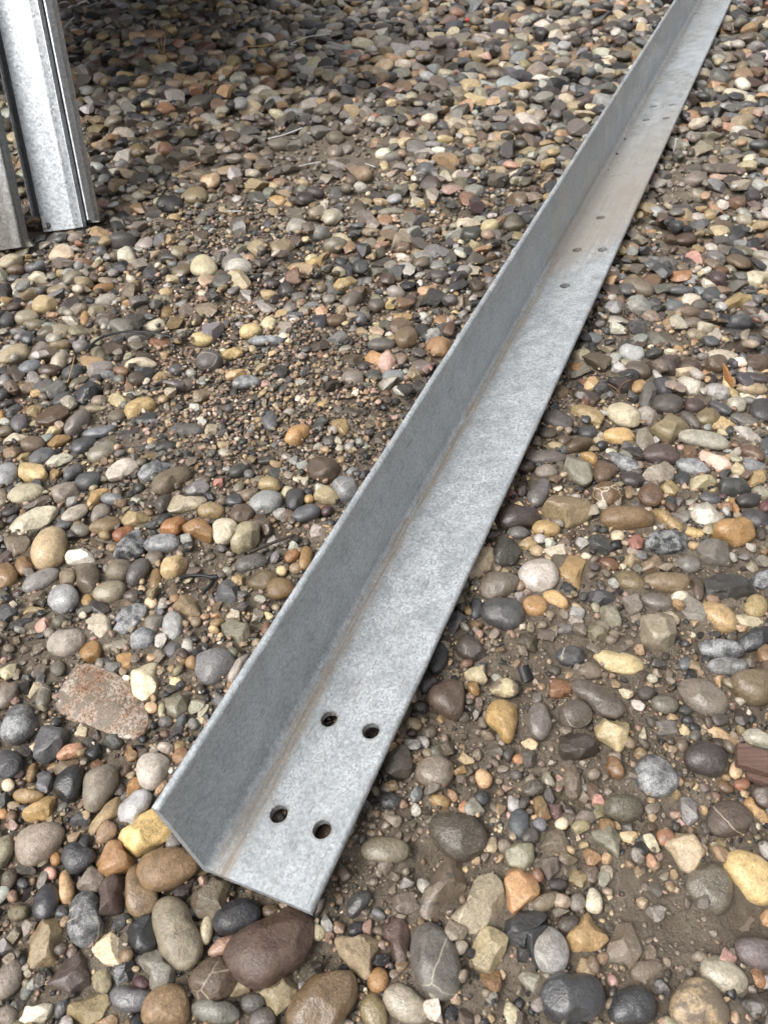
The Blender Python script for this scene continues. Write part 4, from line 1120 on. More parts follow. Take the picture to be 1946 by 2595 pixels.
L 9c9c98 B - 1475 650 1490 590 1570 590 1560 660 1490 680
L 574b44 A - 935 1160 990 1110 1100 1120 1090 1160 960 1175
M 8a8c8e R s 560 232 38 35 0
M ab9868 R - 728 405 45 38 0
M 8a682f R - 435 455 62 45 -10
M 4c4a45 R - 1000 530 55 40 40
M 857667 R - 890 985 50 48 0
M d5cdb5 R - 1205 1000 55 42 0
M 7d7870 R - 1265 1022 65 38 15
M d0cbbd R - 1555 985 65 32 0
M 65686b R h 1475 1100 58 52 0
M b8a068 R - 1600 905 58 28 0
M 4a3a35 R - 640 1290 690 1240 760 1270 760 1320 680 1335
M 574b48 R - 758 1250 65 38 -20
M 8a8b8b R h 622 738 70 32 0
M 7a5230 R - 1385 1392 60 38 0
M 8f8a82 R - 1240 1500 65 42 20
M a9a59a R - 1045 1215 60 35 -20
M b58f50 A - 465 1290 520 1265 585 1270 570 1330 510 1340
M 8a8672 A - 1170 1370 1230 1340 1340 1345 1330 1390 1230 1410"""

COLOURS = [('f0ece0', 'white'), ('d6c9a6', 'cream'), ('c8b070', 'pale yellow'), ('bb9a58', 'yellow ochre'), ('a5803f', 'golden brown'), ('b07c40', 'orange-brown'),
           ('8f5a32', 'rust brown'), ('a48d66', 'tan'), ('b5aa90', 'beige'), ('8f8468', 'khaki'), ('74694a', 'olive'), ('857048', 'olive brown'), ('7c6248', 'brown'),
           ('5c4838', 'dark brown'), ('6a504a', 'reddish brown'), ('52424a', 'maroon'), ('c08f80', 'pink'), ('bb8a64', 'salmon'), ('a8a6a2', 'light grey'),
           ('85817c', 'grey'), ('70747a', 'blue-grey'), ('5c5e62', 'slate grey'), ('4a4a4c', 'dark grey'), ('333539', 'black'), ('6e645a', 'taupe'), ('8f8583', 'lilac-grey')]
COL_RGB = np.array([[int(h[i:i + 2], 16) for i in (0, 2, 4)] for h, _ in COLOURS], float)
def colour_name(h):
    c = np.array([int(h[i:i + 2], 16) for i in (0, 2, 4)], float)
    return COLOURS[int(np.argmin((((COL_RGB - c) * (1.0, 1.1, 1.0)) ** 2).sum(1)))][1]

class Stone:
    pass
def parse():
    out = []
    for ln in STONE_DATA.strip().splitlines():
        body, _, note = ln.partition('#')
        a = body.split()
        s = Stone()
        s.hex, s.shape, s.feat = a[1], a[2], a[3]
        v = [float(q) for q in a[4:]]
        if len(v) == 5:
            cx, cy, ra, rb, an = v
            th = np.linspace(0, 2 * math.pi, 16, endpoint=False)
            ca, sa = math.cos(math.radians(an)), math.sin(math.radians(an))
            ex, ey = ra * np.cos(th), rb * np.sin(th)
            pts = np.stack([cx + ex * ca + ey * sa, cy - ex * sa + ey * ca], 1)
            s.ell = True
        else:
            pts = np.array(v).reshape(-1, 2)
            s.ell = False
        s.poly = px(a[0], pts)
        p = s.poly; x, y = p[:, 0], p[:, 1]
        s.area = 0.5 * abs(np.dot(x, np.roll(y, -1)) - np.dot(y, np.roll(x, -1)))
        s.cen = p.mean(0)
        s.poly = s.cen + (p - s.cen) * 1.05
        n = note.strip()
        s.short, s.label = None, None
        if n:
            sh, _, full = n.partition(';')
            s.short, s.label = sh.strip(), (full.strip() or sh.strip())
        out.append(s)
    return out
stones = parse()
# drop near duplicates traced twice
keep = []
for s in stones:
    if not any(np.hypot(*(s.cen - k.cen)) < 0.35 * math.sqrt(min(s.area, k.area)) for k in keep):
        keep.append(s)
stones = keep

def stone_solid(s):
    """size, place and outline of a traced stone on the ground, from its outline in the picture"""
    zc = 0.010
    for _ in range(3):
        G = ground(s.poly, zc)[:, :2]
        c0 = G.mean(0)
        er = c0 / np.linalg.norm(c0)                      # away from the camera's foot
        el = np.array([-er[1], er[0]])
        a = (G - c0) @ er; b = (G - c0) @ el
        E, Lh = 0.5 * (a.max() - a.min()), 0.5 * (b.max() - b.min())
        th = math.atan2(CAMH - zc, np.linalg.norm(c0))
        ratio = {'R': 0.74, 'A': 0.70, 'B': 0.80}[s.shape]
        if 'g' in s.feat:
            ratio = 0.20
        c = ratio * min(E, Lh)
        for _ in range(3):
            qq = math.sqrt(max(E * E - (c / math.tan(th)) ** 2, (0.62 * E) ** 2))
            c = ratio * min(qq, Lh)
        k = qq / E
        zc = c * 0.40 if 'g' not in s.feat else c * 0.35
    a0 = 0.5 * (a.max() + a.min()); b0 = 0.5 * (b.max() + b.min())
    P = np.outer((a - a0) * k, er) + np.outer(b - b0, el)
    s.c, s.loc = c, np.array([*(c0 + er * a0 + el * b0), zc])
    s.plan = P
    ph = np.arctan2(P[:, 1], P[:, 0]); r = np.hypot(P[:, 0], P[:, 1])
    o = np.argsort(ph); ph, r, Q = ph[o], r[o], P[o]
    # dense polar outline, straight edges between traced points
    N = 180
    tt = np.linspace(-math.pi, math.pi, N, endpoint=False)
    rad = np.zeros(N)
    Qn = np.roll(Q, -1, 0)
    for i, t_ in enumerate(tt):
        d = np.array([math.cos(t_), math.sin(t_)])
        e = Qn - Q
        den = d[0] * e[:, 1] - d[1] * e[:, 0]
        den = np.where(np.abs(den) < 1e-12, 1e-12, den)
        u = (Q[:, 0] * e[:, 1] - Q[:, 1] * e[:, 0]) / den
        v = (Q[:, 0] * d[1] - Q[:, 1] * d[0]) / den
        ok = (u > 0) & (v >= -1e-6) & (v <= 1 + 1e-6)
        rad[i] = u[ok].max() if ok.any() else np.interp(t_, ph, r, period=2 * math.pi)
    sig = {'R': 7, 'A': 2.0, 'B': 3.0}[s.shape] if not s.ell else 2
    kx = np.arange(-30, 31); ker = np.exp(-kx ** 2 / (2 * sig * sig)); ker /= ker.sum()
    rs = np.convolve(np.concatenate([rad[-30:], rad, rad[:30]]), ker, 'valid')
    s.rad = rs * (np.mean(rad) / np.mean(rs))
    s.tt = tt
def radius_at(s, phi):
    return np.interp(phi, s.tt, s.rad, period=2 * math.pi)
def stone_mesh(s, lev, rng):
    d, f = ICO[lev]
    rho = np.hypot(d[:, 0], d[:, 1]); phi = np.arctan2(d[:, 1], d[:, 0])
    e = {'R': 2.2, 'A': 2.7, 'B': 3.0}[s.shape]
    if 'g' in s.feat:
        e = 3.2
    k = 1 / (rho ** e + np.abs(d[:, 2]) ** e) ** (1 / e)
    R = radius_at(s, phi)
    mr = s.rad.mean()
    u = np.stack([np.cos(phi) * rho * k, np.sin(phi) * rho * k, d[:, 2] * k], 1)
    u *= (1 + lumps(d, rng, 0.048 if s.shape == 'R' else 0.03, (1.5, 4)))[:, None]
    if s.shape == 'R':
        u[:, 2] *= 1 + 0.10 * (u[:, 0] * rng.normal() + u[:, 1] * rng.normal())
        if rng.random() < 0.7:
            u = clip_planes(u, rng, 3, 0.82, 0.95, True)
    elif s.shape == 'A':
        u = clip_planes(u, rng, 9, 0.64, 0.90, True)
    else:
        u = clip_planes(u, rng, 6, 0.72, 0.92, True)
    u *= (1 + lumps(d, rng, 0.009 if s.shape == 'R' else 0.016, (7, 15), 14))[:, None]
    # put the traced outline back
    sc_ = R / mr
    V = np.stack([u[:, 0] * sc_ * mr, u[:, 1] * sc_ * mr, u[:, 2] * s.c / max(1e-6, np.abs(u[:, 2]).max())], 1)
    # true its size and place to the outline seen
    lo, hi = s.poly.min(0), s.poly.max(0)
    for _ in range(3):
        P, _d = project(V + s.loc)
        a, b = P.min(0), P.max(0)
        r = np.clip((hi - lo) / (b - a), 0.8, 1.3)
        V[:, :2] *= r
        V[:, 2] *= min(1.15, max(0.9, r.mean() ** 0.5))
        P, _d = project(V + s.loc)
        g0, g1 = ground([(P.min(0) + P.max(0)) / 2], s.loc[2])[0], ground([(lo + hi) / 2], s.loc[2])[0]
        s.loc[:2] += (g1 - g0)[:2]
    return V, f
def marks(feat, rng):
    sp = 0.95 if 's' in feat else rng.uniform(0, 0.4)
    h = 0.95 if 'h' in feat else 0.0
    wt = 1.0 if 'w' in feat else rng.uniform(0, 0.6)
    return (sp, h, wt)

order = sorted(range(len(stones)), key=lambda i: -stones[i].area)
frame = lambda c: (-20 < c[0] < IW + 20) and (-20 < c[1] < IH + 20)
order = [i for i in order if frame(stones[i].cen)]
HERO_N = 300
heroes = order[:HERO_N]
minor = order[HERO_N:]

# height map of the yard, 4 mm cells
GR = 0.004
HX0, HX1, HY0, HY1 = -2.7, 2.7, 0.0, 5.4
hx = np.arange(HX0, HX1, GR); hy = np.arange(HY0, HY1, GR)
HXX, HYY = np.meshgrid(hx, hy)
HM = dirt(HXX, HYY)
OCC = np.zeros(HM.shape, bool)
UND = beam_under(HXX, HYY)

def footprint(x, y, r):
    i0, i1 = int((x - r - HX0) / GR), int((x + r - HX0) / GR) + 2
    j0, j1 = int((y - r - HY0) / GR), int((y + r - HY0) / GR) + 2
    if i0 < 0 or j0 < 0 or i1 >= len(hx) or j1 >= len(hy):
        return None
    return slice(j0, j1), slice(i0, i1)

def set_attrs(me, n, colr, mk):
    for nm_, val in (('stone_colour', colr), ('stone_marks', mk)):
        a = me.attributes.new(nm_, 'FLOAT_COLOR', 'POINT')
        arr = np.ones((n, 4), np.float32); arr[:, :3] = val
        a.data.foreach_set('color', arr.ravel())

ALB = 0.92
pool_v, pool_f, pool_c, pool_m, pool_s = [], [], [], [], []
pool_n = 0
def pool(V, F, c, mk, smooth=True):
    global pool_n
    pool_v.append(V.astype(np.float32)); pool_f.append(F + pool_n)
    n = len(V)
    pool_c.append(np.broadcast_to(np.asarray(c, np.float32), (n, 3))); pool_m.append(np.broadcast_to(np.asarray(mk, np.float32), (n, 3)))
    pool_s.append(np.full(len(F), smooth))
    pool_n += n

def settle(s):
    fp = footprint(s.loc[0], s.loc[1], s.rad.max() + GR)
    if fp is None:
        return
    xx, yy = HXX[fp] - s.loc[0], HYY[fp] - s.loc[1]
    rr = np.hypot(xx, yy) / radius_at(s, np.arctan2(yy, xx))
    m = rr < 0.97
    top = s.loc[2] + s.c * np.sqrt(np.clip(1 - rr ** 2.2, 0, 1))
    und = UND[fp]
    lim = (und - top)[m & np.isfinite(und)]
    if len(lim):
        push = np.percentile(lim, 12)
        if push < 0.001:
            s.loc[2] += max(push - 0.001, -s.c * 0.9)
            top = top + max(push - 0.001, -s.c * 0.9)
    HM[fp] = np.where(m, np.maximum(HM[fp], top), HM[fp])
    OCC[fp] |= m

hero_obj = []
for i in order:
    stone_solid(stones[i])
for i in order:
    s = stones[i]
    settle(s)
    hero = i in set(heroes[:0])
hset = set(heroes)
for rank, i in enumerate(order):
    s = stones[i]
    rng = np.random.default_rng(1000 + i)
    c = hexlin(s.hex) * ALB
    mk = marks(s.feat, rng)
    if i in hset:
        lev = 5 if rank < 40 else 4
        V, F = stone_mesh(s, lev, rng)
        nm_ = 'pebble' if s.shape == 'R' else 'stone'
        me = bpy.data.meshes.new(nm_)
        base = -s.c
        V = V - (0, 0, base)
        fill_mesh(me, V, F)
        me.materials.append(stone_mat(s.feat))
        set_attrs(me, len(V), c, mk)
        if s.shape != 'R':
            me.set_sharp_from_angle(angle=math.radians(38))
        o = link(bpy.data.objects.new(nm_, me))
        o.location = (s.loc[0], s.loc[1], s.loc[2] + base)
        s.obj = o
    else:
        V, F = stone_mesh(s, 3, rng)
        pool(V + s.loc, F, c, mk, s.shape == 'R')

# ------------------------------------------------------------------ silt banked up against the traced stones
def blur(A, r):
    for ax in (0, 1):
        c = np.cumsum(np.pad(A, [(r + 1, r) if k == ax else (0, 0) for k in (0, 1)], mode='edge'), axis=ax)
        A = (np.take(c, range(2 * r + 1, c.shape[ax]), ax) - np.take(c, range(0, c.shape[ax] - 2 * r - 1), ax)) / (2 * r + 1)
    return A
gsl = next(s for s in stones if 'g' in s.feat)
SILT = 0.0050 * blur(blur((OCC & (np.hypot(HXX - gsl.loc[0], HYY - gsl.loc[1]) > gsl.rad.max())).astype(float), 4), 3)
HM = np.where(OCC, HM, HM + SILT)
def silt_at(x, y):
    i = np.clip(((x - HX0) / GR).astype(int), 0, len(hx) - 1); j = np.clip(((y - HY0) / GR).astype(int), 0, len(hy) - 1)
    return np.where((x > HX0) & (x < HX1) & (y > HY0) & (y < HY1), SILT[j, i], 0.0)

# ------------------------------------------------------------------ ground sheet
gx = np.concatenate([[-150, -40, -12, -5], np.arange(-2.9, -0.9, 0.03), np.arange(-0.9, 0.9, 0.010), np.arange(0.9, 2.91, 0.03), [5, 12, 40, 150]])
gy = np.concatenate([[-150, -40, -12, -4, -1.5], np.arange(-0.6, 0.05, 0.03), np.arange(0.05, 1.6, 0.010), np.arange(1.6, 5.8, 0.03), [8, 15, 40, 150]])
X, Y = np.meshgrid(gx, gy)
Z = dirt(X, Y) + silt_at(X, Y)
Z[(np.abs(X) > 4) | (Y > 7) | (Y < -1)] = -0.004
nx, ny = len(gx), len(gy)
me = bpy.data.meshes.new('ground')
idx = np.arange(nx * ny).reshape(ny, nx)
q = np.stack([idx[:-1, :-1], idx[:-1, 1:], idx[1:, 1:], idx[1:, :-1]], -1).reshape(-1, 4)
fill_mesh(me, np.stack([X, Y, Z], -1).reshape(-1, 3), q)
me.materials.append(M_MUD)
g = link(bpy.data.objects.new('ground', me))
tag(g, 'wet brown mud and grit under the gravel', None, None, 'structure')

# ------------------------------------------------------------------ labels of the single stones
landm = [s for s in (stones[i] for i in heroes) if s.short]
used = set()
for i in heroes:
    if stones[i].label:
        used.add(stones[i].label)
med = np.median([stones[i].area for i in heroes])
def form(s):
    p = s.poly - s.cen
    ev = np.sqrt(np.linalg.eigvalsh(p.T @ p / len(p)))
    ar = ev[1] / max(ev[0], 1e-6)
    if s.shape == 'R':
        return 'round pebble' if ar < 1.22 else ('oval pebble' if ar < 1.75 else 'elongated pebble')
    if s.shape == 'B':
        return 'blocky stone'
    return 'angular stone' if ar < 1.7 else 'angular sliver of stone'
def where(s, L):
    d = s.cen - L.cen
    if abs(d[0]) > abs(d[1]):
        return 'right of' if d[0] > 0 else 'left of'
    return 'below' if d[1] > 0 else 'above'
FE = {'v': 'veined', 's': 'speckled', 'h': 'frosted', 'w': 'wet', 'm': 'muddy'}
for i in heroes:
    s = stones[i]
    if s.label:
        continue
    words = [FE[c] for c in s.feat if c in FE][:1]
    size = 'large' if s.area > 2.2 * med else ('small' if s.area < 0.55 * med else 'medium-sized')
    near = sorted(landm, key=lambda L: np.hypot(*(s.cen - L.cen)))
    done = False
    for L in near[:6]:
        for pre in ([size] + words, words, [size], []):
            base = ' '.join(pre + [colour_name(s.hex), form(s)])
            t_ = f'{base} {where(s, L)} the {L.short}'
            if len(t_.split()) <= 15 and t_ not in used:
                s.label = t_; used.add(t_); done = True
                break
        if done:
            break
    if not done:
        s.label = f'{colour_name(s.hex)} {form(s)} between the {near[0].short} and {near[1].short}'
for i in heroes:
    s = stones[i]
    tag(s.obj, s.label, 'stone', 'larger single stones lying in the wet gravel')

PUDDLE = px('C', [1395, 790, 1430, 765, 1480, 790, 1530, 815, 1575, 850, 1540, 880, 1535, 925, 1490, 925, 1440, 900, 1450, 850, 1405, 830])
pg_ = ground(PUDDLE, -0.004).mean(0)
OCC[np.hypot(HXX - pg_[0], HYY - pg_[1]) < 0.036] = True
# ------------------------------------------------------------------ loose gravel between and beyond
hexes = [s.hex for s in stones if int(s.hex[:2], 16) < 0xcc] + ['4a3a2e', '5f4a38', '6b5540', '3a3a3c', '2f3033', '7a5f42'] * 11 + ['a9a7a2', '9a9894', 'b5b0a5', '8a8884'] * 13
GRIT = ['26272a', '343538', '4a3f36', '6a543c', '8a6a40', 'a88450', 'b89a68', '7a6856', '8a755c', 'a07a60', '9a866a'] * 3 + ['d0c4a8', 'b88d7c']
def jit(h, rng):
    c = hexlin(h) * ALB
    c = c * 0.80 + 0.20 * c.mean() * np.array([1.08, 1.0, 0.90])
    return np.clip(c * rng.uniform(0.72, 1.20) * rng.uniform(0.95, 1.05, 3), 0.012, 0.8)
MUDZ = [(1680, 2330, 190, 120), (1270, 1890, 130, 110), (1500, 1650, 190, 70), (1330, 2290, 150, 110), (1010, 2190, 120, 120), (560, 1460, 110, 60), (150, 1680, 120, 40), (470, 1270, 90, 60),
        (1560, 1960, 120, 80), (1800, 1480, 90, 60), (1330, 1840, 120, 60), (850, 390, 300, 80), (1830, 150, 70, 40), (1720, 480, 110, 50), (1800, 420, 100, 40), (230, 1080, 40, 60), (700, 2420, 60, 60)]
def zone(P):
    """mud factor 0..1 and fine-gravel factor 0..1 at picture points"""
    m = np.zeros(len(P)); 
    for cx, cy, rx, ry in MUDZ:
        m = np.maximum(m, np.exp(-(((P[:, 0] - cx) / rx) ** 2 + ((P[:, 1] - cy) / ry) ** 2)))
    f = np.exp(-(((P[:, 0] - 700) / 330) ** 2 + ((P[:, 1] - 960) / 260) ** 2) ** 1.5)
    f = np.maximum(f, 0.8 * np.exp(-(((P[:, 0] - 620) / 330) ** 2 + ((P[:, 1] - 560) / 130) ** 2)))
    return m, f
TONE = Waves(RNG, [(0.7, 0.11, 5), (0.25, 0.08, 6)])
def film(c, k):
    return c * (1 - k) + np.array([0.20, 0.160, 0.119]) * k
def in_frame(P):
    return (P[:, 0] > -15) & (P[:, 0] < IW + 15) & (P[:, 1] > -15) & (P[:, 1] < IH + 15)
def scatter(n, lo, hi, region, thr, accept, seed, zlift=0.42, power=1.0, flat=(0.45, 0.78), angular=0.45, lev=None, maxpx=None):
    rng = np.random.default_rng(seed)
    x = rng.uniform(region[0], region[1], n); y = rng.uniform(region[2], region[3], n)
    # keep to a wedge a little wider than the view
    ok = np.abs(x) < 0.62 + 0.50 * y
    x, y = x[ok], y[ok]
    P, dep = project(np.stack([x, y, np.zeros_like(x)], 1))
    pr = accept(P, x, y)
    ok = rng.random(len(x)) < pr
    x, y, dep, P = x[ok], y[ok], dep[ok], P[ok]
    a_ = lo + (hi - lo) * rng.random(len(x)) ** power
    if lo > 0.010:
        a_ = a_ * (1 + 0.60 * np.clip((y - 1.1) / 2.2, 0, 1))
    inside = in_frame(P)
    if lo > 0.008:
        o = np.argsort(-a_ + rng.normal(0, (hi - lo) * 0.25, len(a_)))
        x, y, dep, a_, P, inside = x[o], y[o], dep[o], a_[o], P[o], inside[o]
    cnt = 0
    mz, fz = (zone(P)[0] * in_frame(P), zone(P)[1] * in_frame(P)) if len(x) else ([], [])
    drift = TONE(x, y)
    for k in range(len(x)):
        a = a_[k]; b = a * rng.uniform(0.62, 0.97); c = a * rng.uniform(*flat)
        fp = footprint(x[k], y[k], a)
        if fp is None:
            continue
        yaw = rng.uniform(0, math.pi)
        cs, sn = math.cos(yaw), math.sin(yaw)
        xx, yy = HXX[fp] - x[k], HYY[fp] - y[k]
        u = (xx * cs + yy * sn) / a; v = (-xx * sn + yy * cs) / b
        rr = u * u + v * v
        m = rr < 1.0
        if not m.any():
            m = rr <= rr.min()
        if OCC[fp][m].mean() > thr:
            continue
        hh = HM[fp][m]
        base = np.percentile(hh, 60) if len(hh) > 3 else hh.mean()
        z = base + c * zlift
        und = UND[fp][m]
        und = und[np.isfinite(und)]
        if len(und) and z + c > und.min() - 0.0005:
            z = und.min() - 0.0005 - c
            if z < -c * 0.8:
                continue
        top = z + c * np.sqrt(np.clip(1 - rr, 0, 1))
        HM[fp] = np.where(m, np.maximum(HM[fp], top), HM[fp])
        OCC[fp] |= m & (rr < 0.9)
        dpx = 2 * a * FPX * 0.394 / dep[k]
        lv = lev or (3 if dpx > 17 and inside[k] else (2 if dpx > 3.4 and (inside[k] or dpx > 8) else 1))
        kind = 'A' if rng.random() < angular else 'R'
        vs = VAR[lv, kind]; U, F = vs[rng.integers(len(vs))]
        tx, ty = rng.normal(0, 0.16, 2)
        R = Matrix.Rotation(yaw, 3, 'Z') @ Matrix.Rotation(tx, 3, 'X') @ Matrix.Rotation(ty, 3, 'Y')
        V = (U * (a, b, c)) @ np.array(R).T + (x[k], y[k], z)
        mk = marks('s' if rng.random() < 0.2 else '-', rng)
        clod = a < 0.0125 and rng.random() < 0.85 * mz[k] ** 0.7
        pool(V, F, np.array([0.20, 0.160, 0.119]) * rng.uniform(0.65, 1.15) if clod else film(jit((GRIT if a < 0.0085 else hexes)[rng.integers(len(GRIT if a < 0.0085 else hexes))], rng) * (1 + drift[k]), 0.5 * mz[k] + 0.22 * fz[k] * rng.random()), mk, kind == 'R')
        cnt += 1
    return cnt

def acc_large(P, x, y):
    m, f = zone(P)
    a = (1 - 0.85 * m) * (1 - 0.93 * f)
    return np.where(in_frame(P) & (P[:, 1] > 1010), 0.0, a)
def acc_mid(P, x, y):
    m, f = zone(P)
    return np.clip((1 - 0.80 * m) * np.where(f > 0.5, 0.45, 1.0), 0, 1)
def acc_small(P, x, y):
    m, f = zone(P)
    n = 0.5 + 0.5 * np.sin(x * 23 + 2 * np.sin(y * 17)) * np.sin(y * 19 + x * 7)
    return np.clip((1 - 0.40 * m) * (0.45 + 0.55 * n) + 0.5 * f, 0, 1)
def acc_fine(P, x, y):
    return zone(P)[1] * in_frame(P)
ALL = (HX0 + 0.05, HX1 - 0.05, 0.02, 5.3)
n1 = scatter(15000, 0.015, 0.032, ALL, 0.24, acc_large, 1, power=1.7, angular=0.68, flat=(0.34, 0.66))
n1b = scatter(13000, 0.012, 0.024, (HX0 + .05, HX1 - .05, 1.15, 5.2), 0.64, acc_large, 7, power=1.5, angular=0.68, flat=(0.34, 0.66))
n2 = scatter(36000, 0.0065, 0.0135, (-1.6, 1.6, 0.05, 2.9), 0.42, acc_mid, 2, power=1.5, angular=0.68)
n3 = scatter(15000, 0.0038, 0.0075, (-0.62, 0.35, 0.95, 2.1), 0.60, acc_fine, 5, zlift=0.45, angular=0.7)
n3 += scatter(26000, 0.0036, 0.0070, (-1.2, 1.2, 0.08, 2.3), 0.48, acc_small, 3, zlift=0.5, angular=0.65)
n4 = scatter(60000, 0.0016, 0.0038, (-0.85, 0.85, 0.10, 1.7), 0.65, acc_small, 4, zlift=0.55, lev=1, angular=0.6)
print('SCATTER', n1, n1b, n2, n3, n4, 'traced', len(order))

V = np.concatenate(pool_v); F = np.concatenate(pool_f)
me = bpy.data.meshes.new('gravel')
fill_mesh(me, V, F, np.concatenate(pool_s))
me.materials.append(M_STONE)
set_attrs(me, len(V), np.concatenate(pool_c), np.concatenate(pool_m))
gv = link(bpy.data.objects.new('gravel', me))
tag(gv, 'wet mixed river gravel, small pebbles and grit covering the yard', 'gravel', None, 'stuff')
print('TRIS pool', len(F))

def hm_at(x, y):
    i = np.clip(int((x - HX0) / GR), 0, len(hx) - 1); j = np.clip(int((y - HY0) / GR), 0, len(hy) - 1)
    return float(HM[max(0, j - 1):j + 2, max(0, i - 1):i + 2].max())

# ------------------------------------------------------------------ puddle
G = ground(PUDDLE, -0.0045)
pv = [tuple(G.mean(0))] + [tuple(q) for q in G]
pd = mesh_obj('puddle', pv, [(0, 1 + k, 1 + (k + 1) % len(G)) for k in range(len(G))], M_WATER)
tag(pd, 'little brown puddle in the mud beside a yellow stone', None, None, 'structure')

# ------------------------------------------------------------------ leaning sheet-steel studs
AX = np.array([-0.08, 0.52, 0.85]); AX /= np.linalg.norm(AX)
def stud_frame(pl, pr, z=0.014):
    a, b = ground([pl], z)[0], ground([pr], z)[0]
    u = b - a; wid = np.linalg.norm(u); u /= wid
    u = u - (u @ AX) * AX; u /= np.linalg.norm(u)
    n = np.cross(u, AX); n = n if n[1] < 0 else -n
    return a, u, n, wid
def sheet(name, path, knurl, frame_, z0, z1, mat, parent=None, th=0.0011):
    """a bent strip of sheet: path in (u, n) extruded along the stud's axis"""
    a, u, n, _ = frame_
    P = np.array(path, float)
    N = len(P)
    tg = np.zeros_like(P)
    tg[1:-1] = P[2:] - P[:-2]; tg[0] = P[1] - P[0]; tg[-1] = P[-1] - P[-2]
    tg /= np.linalg.norm(tg, axis=1)[:, None]
    nr = np.stack([-tg[:, 1], tg[:, 0]], 1)
    A, B = P + nr * th / 2, P - nr * th / 2
    ring = np.concatenate([A, B[::-1]])
    zs = np.linspace(z0, z1, 8)
    V, F, K = [], [], []
    kn = list(knurl) + list(knurl)[::-1]
    for k, z in enumerate(zs):
        for i, (p, q_) in enumerate(ring):
            V.append((p, q_, z)); K.append(kn[i])
    m = len(ring)
    for k in range(len(zs) - 1):
        for i in range(m):
            j = (i + 1) % m
            F.append((k * m + i, k * m + j, (k + 1) * m + j, (k + 1) * m + i))
    for k, base in ((0, 0), (1, (len(zs) - 1) * m)):
        for i in range(N - 1):
            F.append((base + i, base + i + 1, base + m - 2 - i, base + m - 1 - i))
    o = mesh_obj(name, V, F, mat, parent, True)
    b = bmesh.new(); b.from_mesh(o.data); bmesh.ops.recalc_face_normals(b, faces=b.faces); b.to_mesh(o.data); b.free()
    at = o.data.attributes.new('knurl', 'FLOAT', 'POINT'); at.data.foreach_set('value', np.array(K, np.float32))
    o.data.set_sharp_from_angle(angle=math.radians(40))
    return o
def stud_root(name, frame_, label):
    a, u, n, _ = frame_
    e = bpy.data.objects.new(name, None); col.objects.link(e)
    v = np.cross(AX, u)     # local y
    e.matrix_world = Matrix(((u[0], n[0], AX[0], a[0]), (u[1], n[1], AX[1], a[1]), (u[2], n[2], AX[2], a[2]), (0, 0, 0, 1)))
    return tag(e, label, 'steel stud', 'sheet-steel studs leaning at the side')
fr1 = stud_frame((112, 588), (207, 596))
W1 = fr1[3]
r1 = stud_root('steel_stud', fr1, 'bright spangled steel stud leaning inside a knurled grey one')
web = [(W1 * k, -0.23 * W1 * min(k, 0.72) + 0.10 * W1 * max(0.0, k - 0.70)) for k in np.linspace(0.0, 1.0, 31)]
web = [web[0]] + [((web[i - 1][0] + web[i][0] + web[i + 1][0]) / 3, (web[i - 1][1] + web[i][1] + web[i + 1][1]) / 3) for i in range(1, 30)] + [web[-1]]
sheet('web', web, [0] * len(web), fr1, 0.0, 1.32, M_SHEET, r1)
sheet('flange', [(W1 + 0.0006, -0.010), (W1 + 0.0004, -0.030), (W1 - 0.008, -0.031)], [1, 1, 0], fr1, 0.0, 1.32, M_SHEET2, r1)
sheet('flange', [(-0.0006, -0.0016), (-0.0004, -0.030), (0.008, -0.031)], [1, 1, 0], fr1, 0.0, 1.32, M_SHEET2, r1)
r2 = stud_root('steel_stud', fr1, 'grey knurled steel stud wrapped around the bright spangled one')
gp = 0.021
fl = [(W1 + gp + 0.003, 0.001), (W1 + gp + 0.006, 0.0042), (W1 + gp + 0.0085, 0.0036), (W1 + gp + 0.0095, 0.000), (W1 + gp + 0.0100, -0.020), (W1 + gp + 0.0112, -0.0225), (W1 + gp + 0.0100, -0.025), (W1 + gp + 0.0105, -0.049)]
sheet('flange', fl, [0, 0, 0, 1, 1, 0, 1, 1], fr1, 0.012, 1.40, M_SHEET2, r2)
lf = [(-gp + 0.008, 0.004), (-gp + 0.003, 0.005), (-gp - 0.001, 0.004), (-gp - 0.002, 0.0), (-gp - 0.002, -0.049)]
sheet('flange', lf, [0, 0, 0, 1, 1], fr1, 0.012, 1.40, M_SHEET2, r2)
sheet('web', [(-gp, -0.0503), (W1 + gp + 0.009, -0.0503)], [0, 0], fr1, 0.012, 1.40, M_SHEET2, r2)
fr3 = stud_frame((-42, 640), (58, 643))
W3 = fr3[3]
r3 = stud_root('steel_stud', fr3, 'dull weathered steel stud cut by the photo edge, stained dark at its foot')
sheet('web', [(0, 0)] + [(W3 * k, 0.002 * math.sin(k * 9)) for k in np.linspace(0.05, 0.95, 16)] + [(W3, 0.0)], [0] * 18, fr3, 0.0, 1.36, M_SHEET3, r3)
sheet('flange', [(W3 + 0.0012, -0.0008), (W3 + 0.0016, -0.010), (W3 + 0.0005, -0.012), (W3 + 0.0016, -0.014), (W3 + 0.0014, -0.041)], [0, 1, 0, 1, 1], fr3, 0.0, 1.36, M_SHEET3, r3)
sheet('flange', [(-0.0012, -0.0008), (-0.0012, -0.041)], [1, 1], fr3, 0.0, 1.36, M_SHEET3, r3)

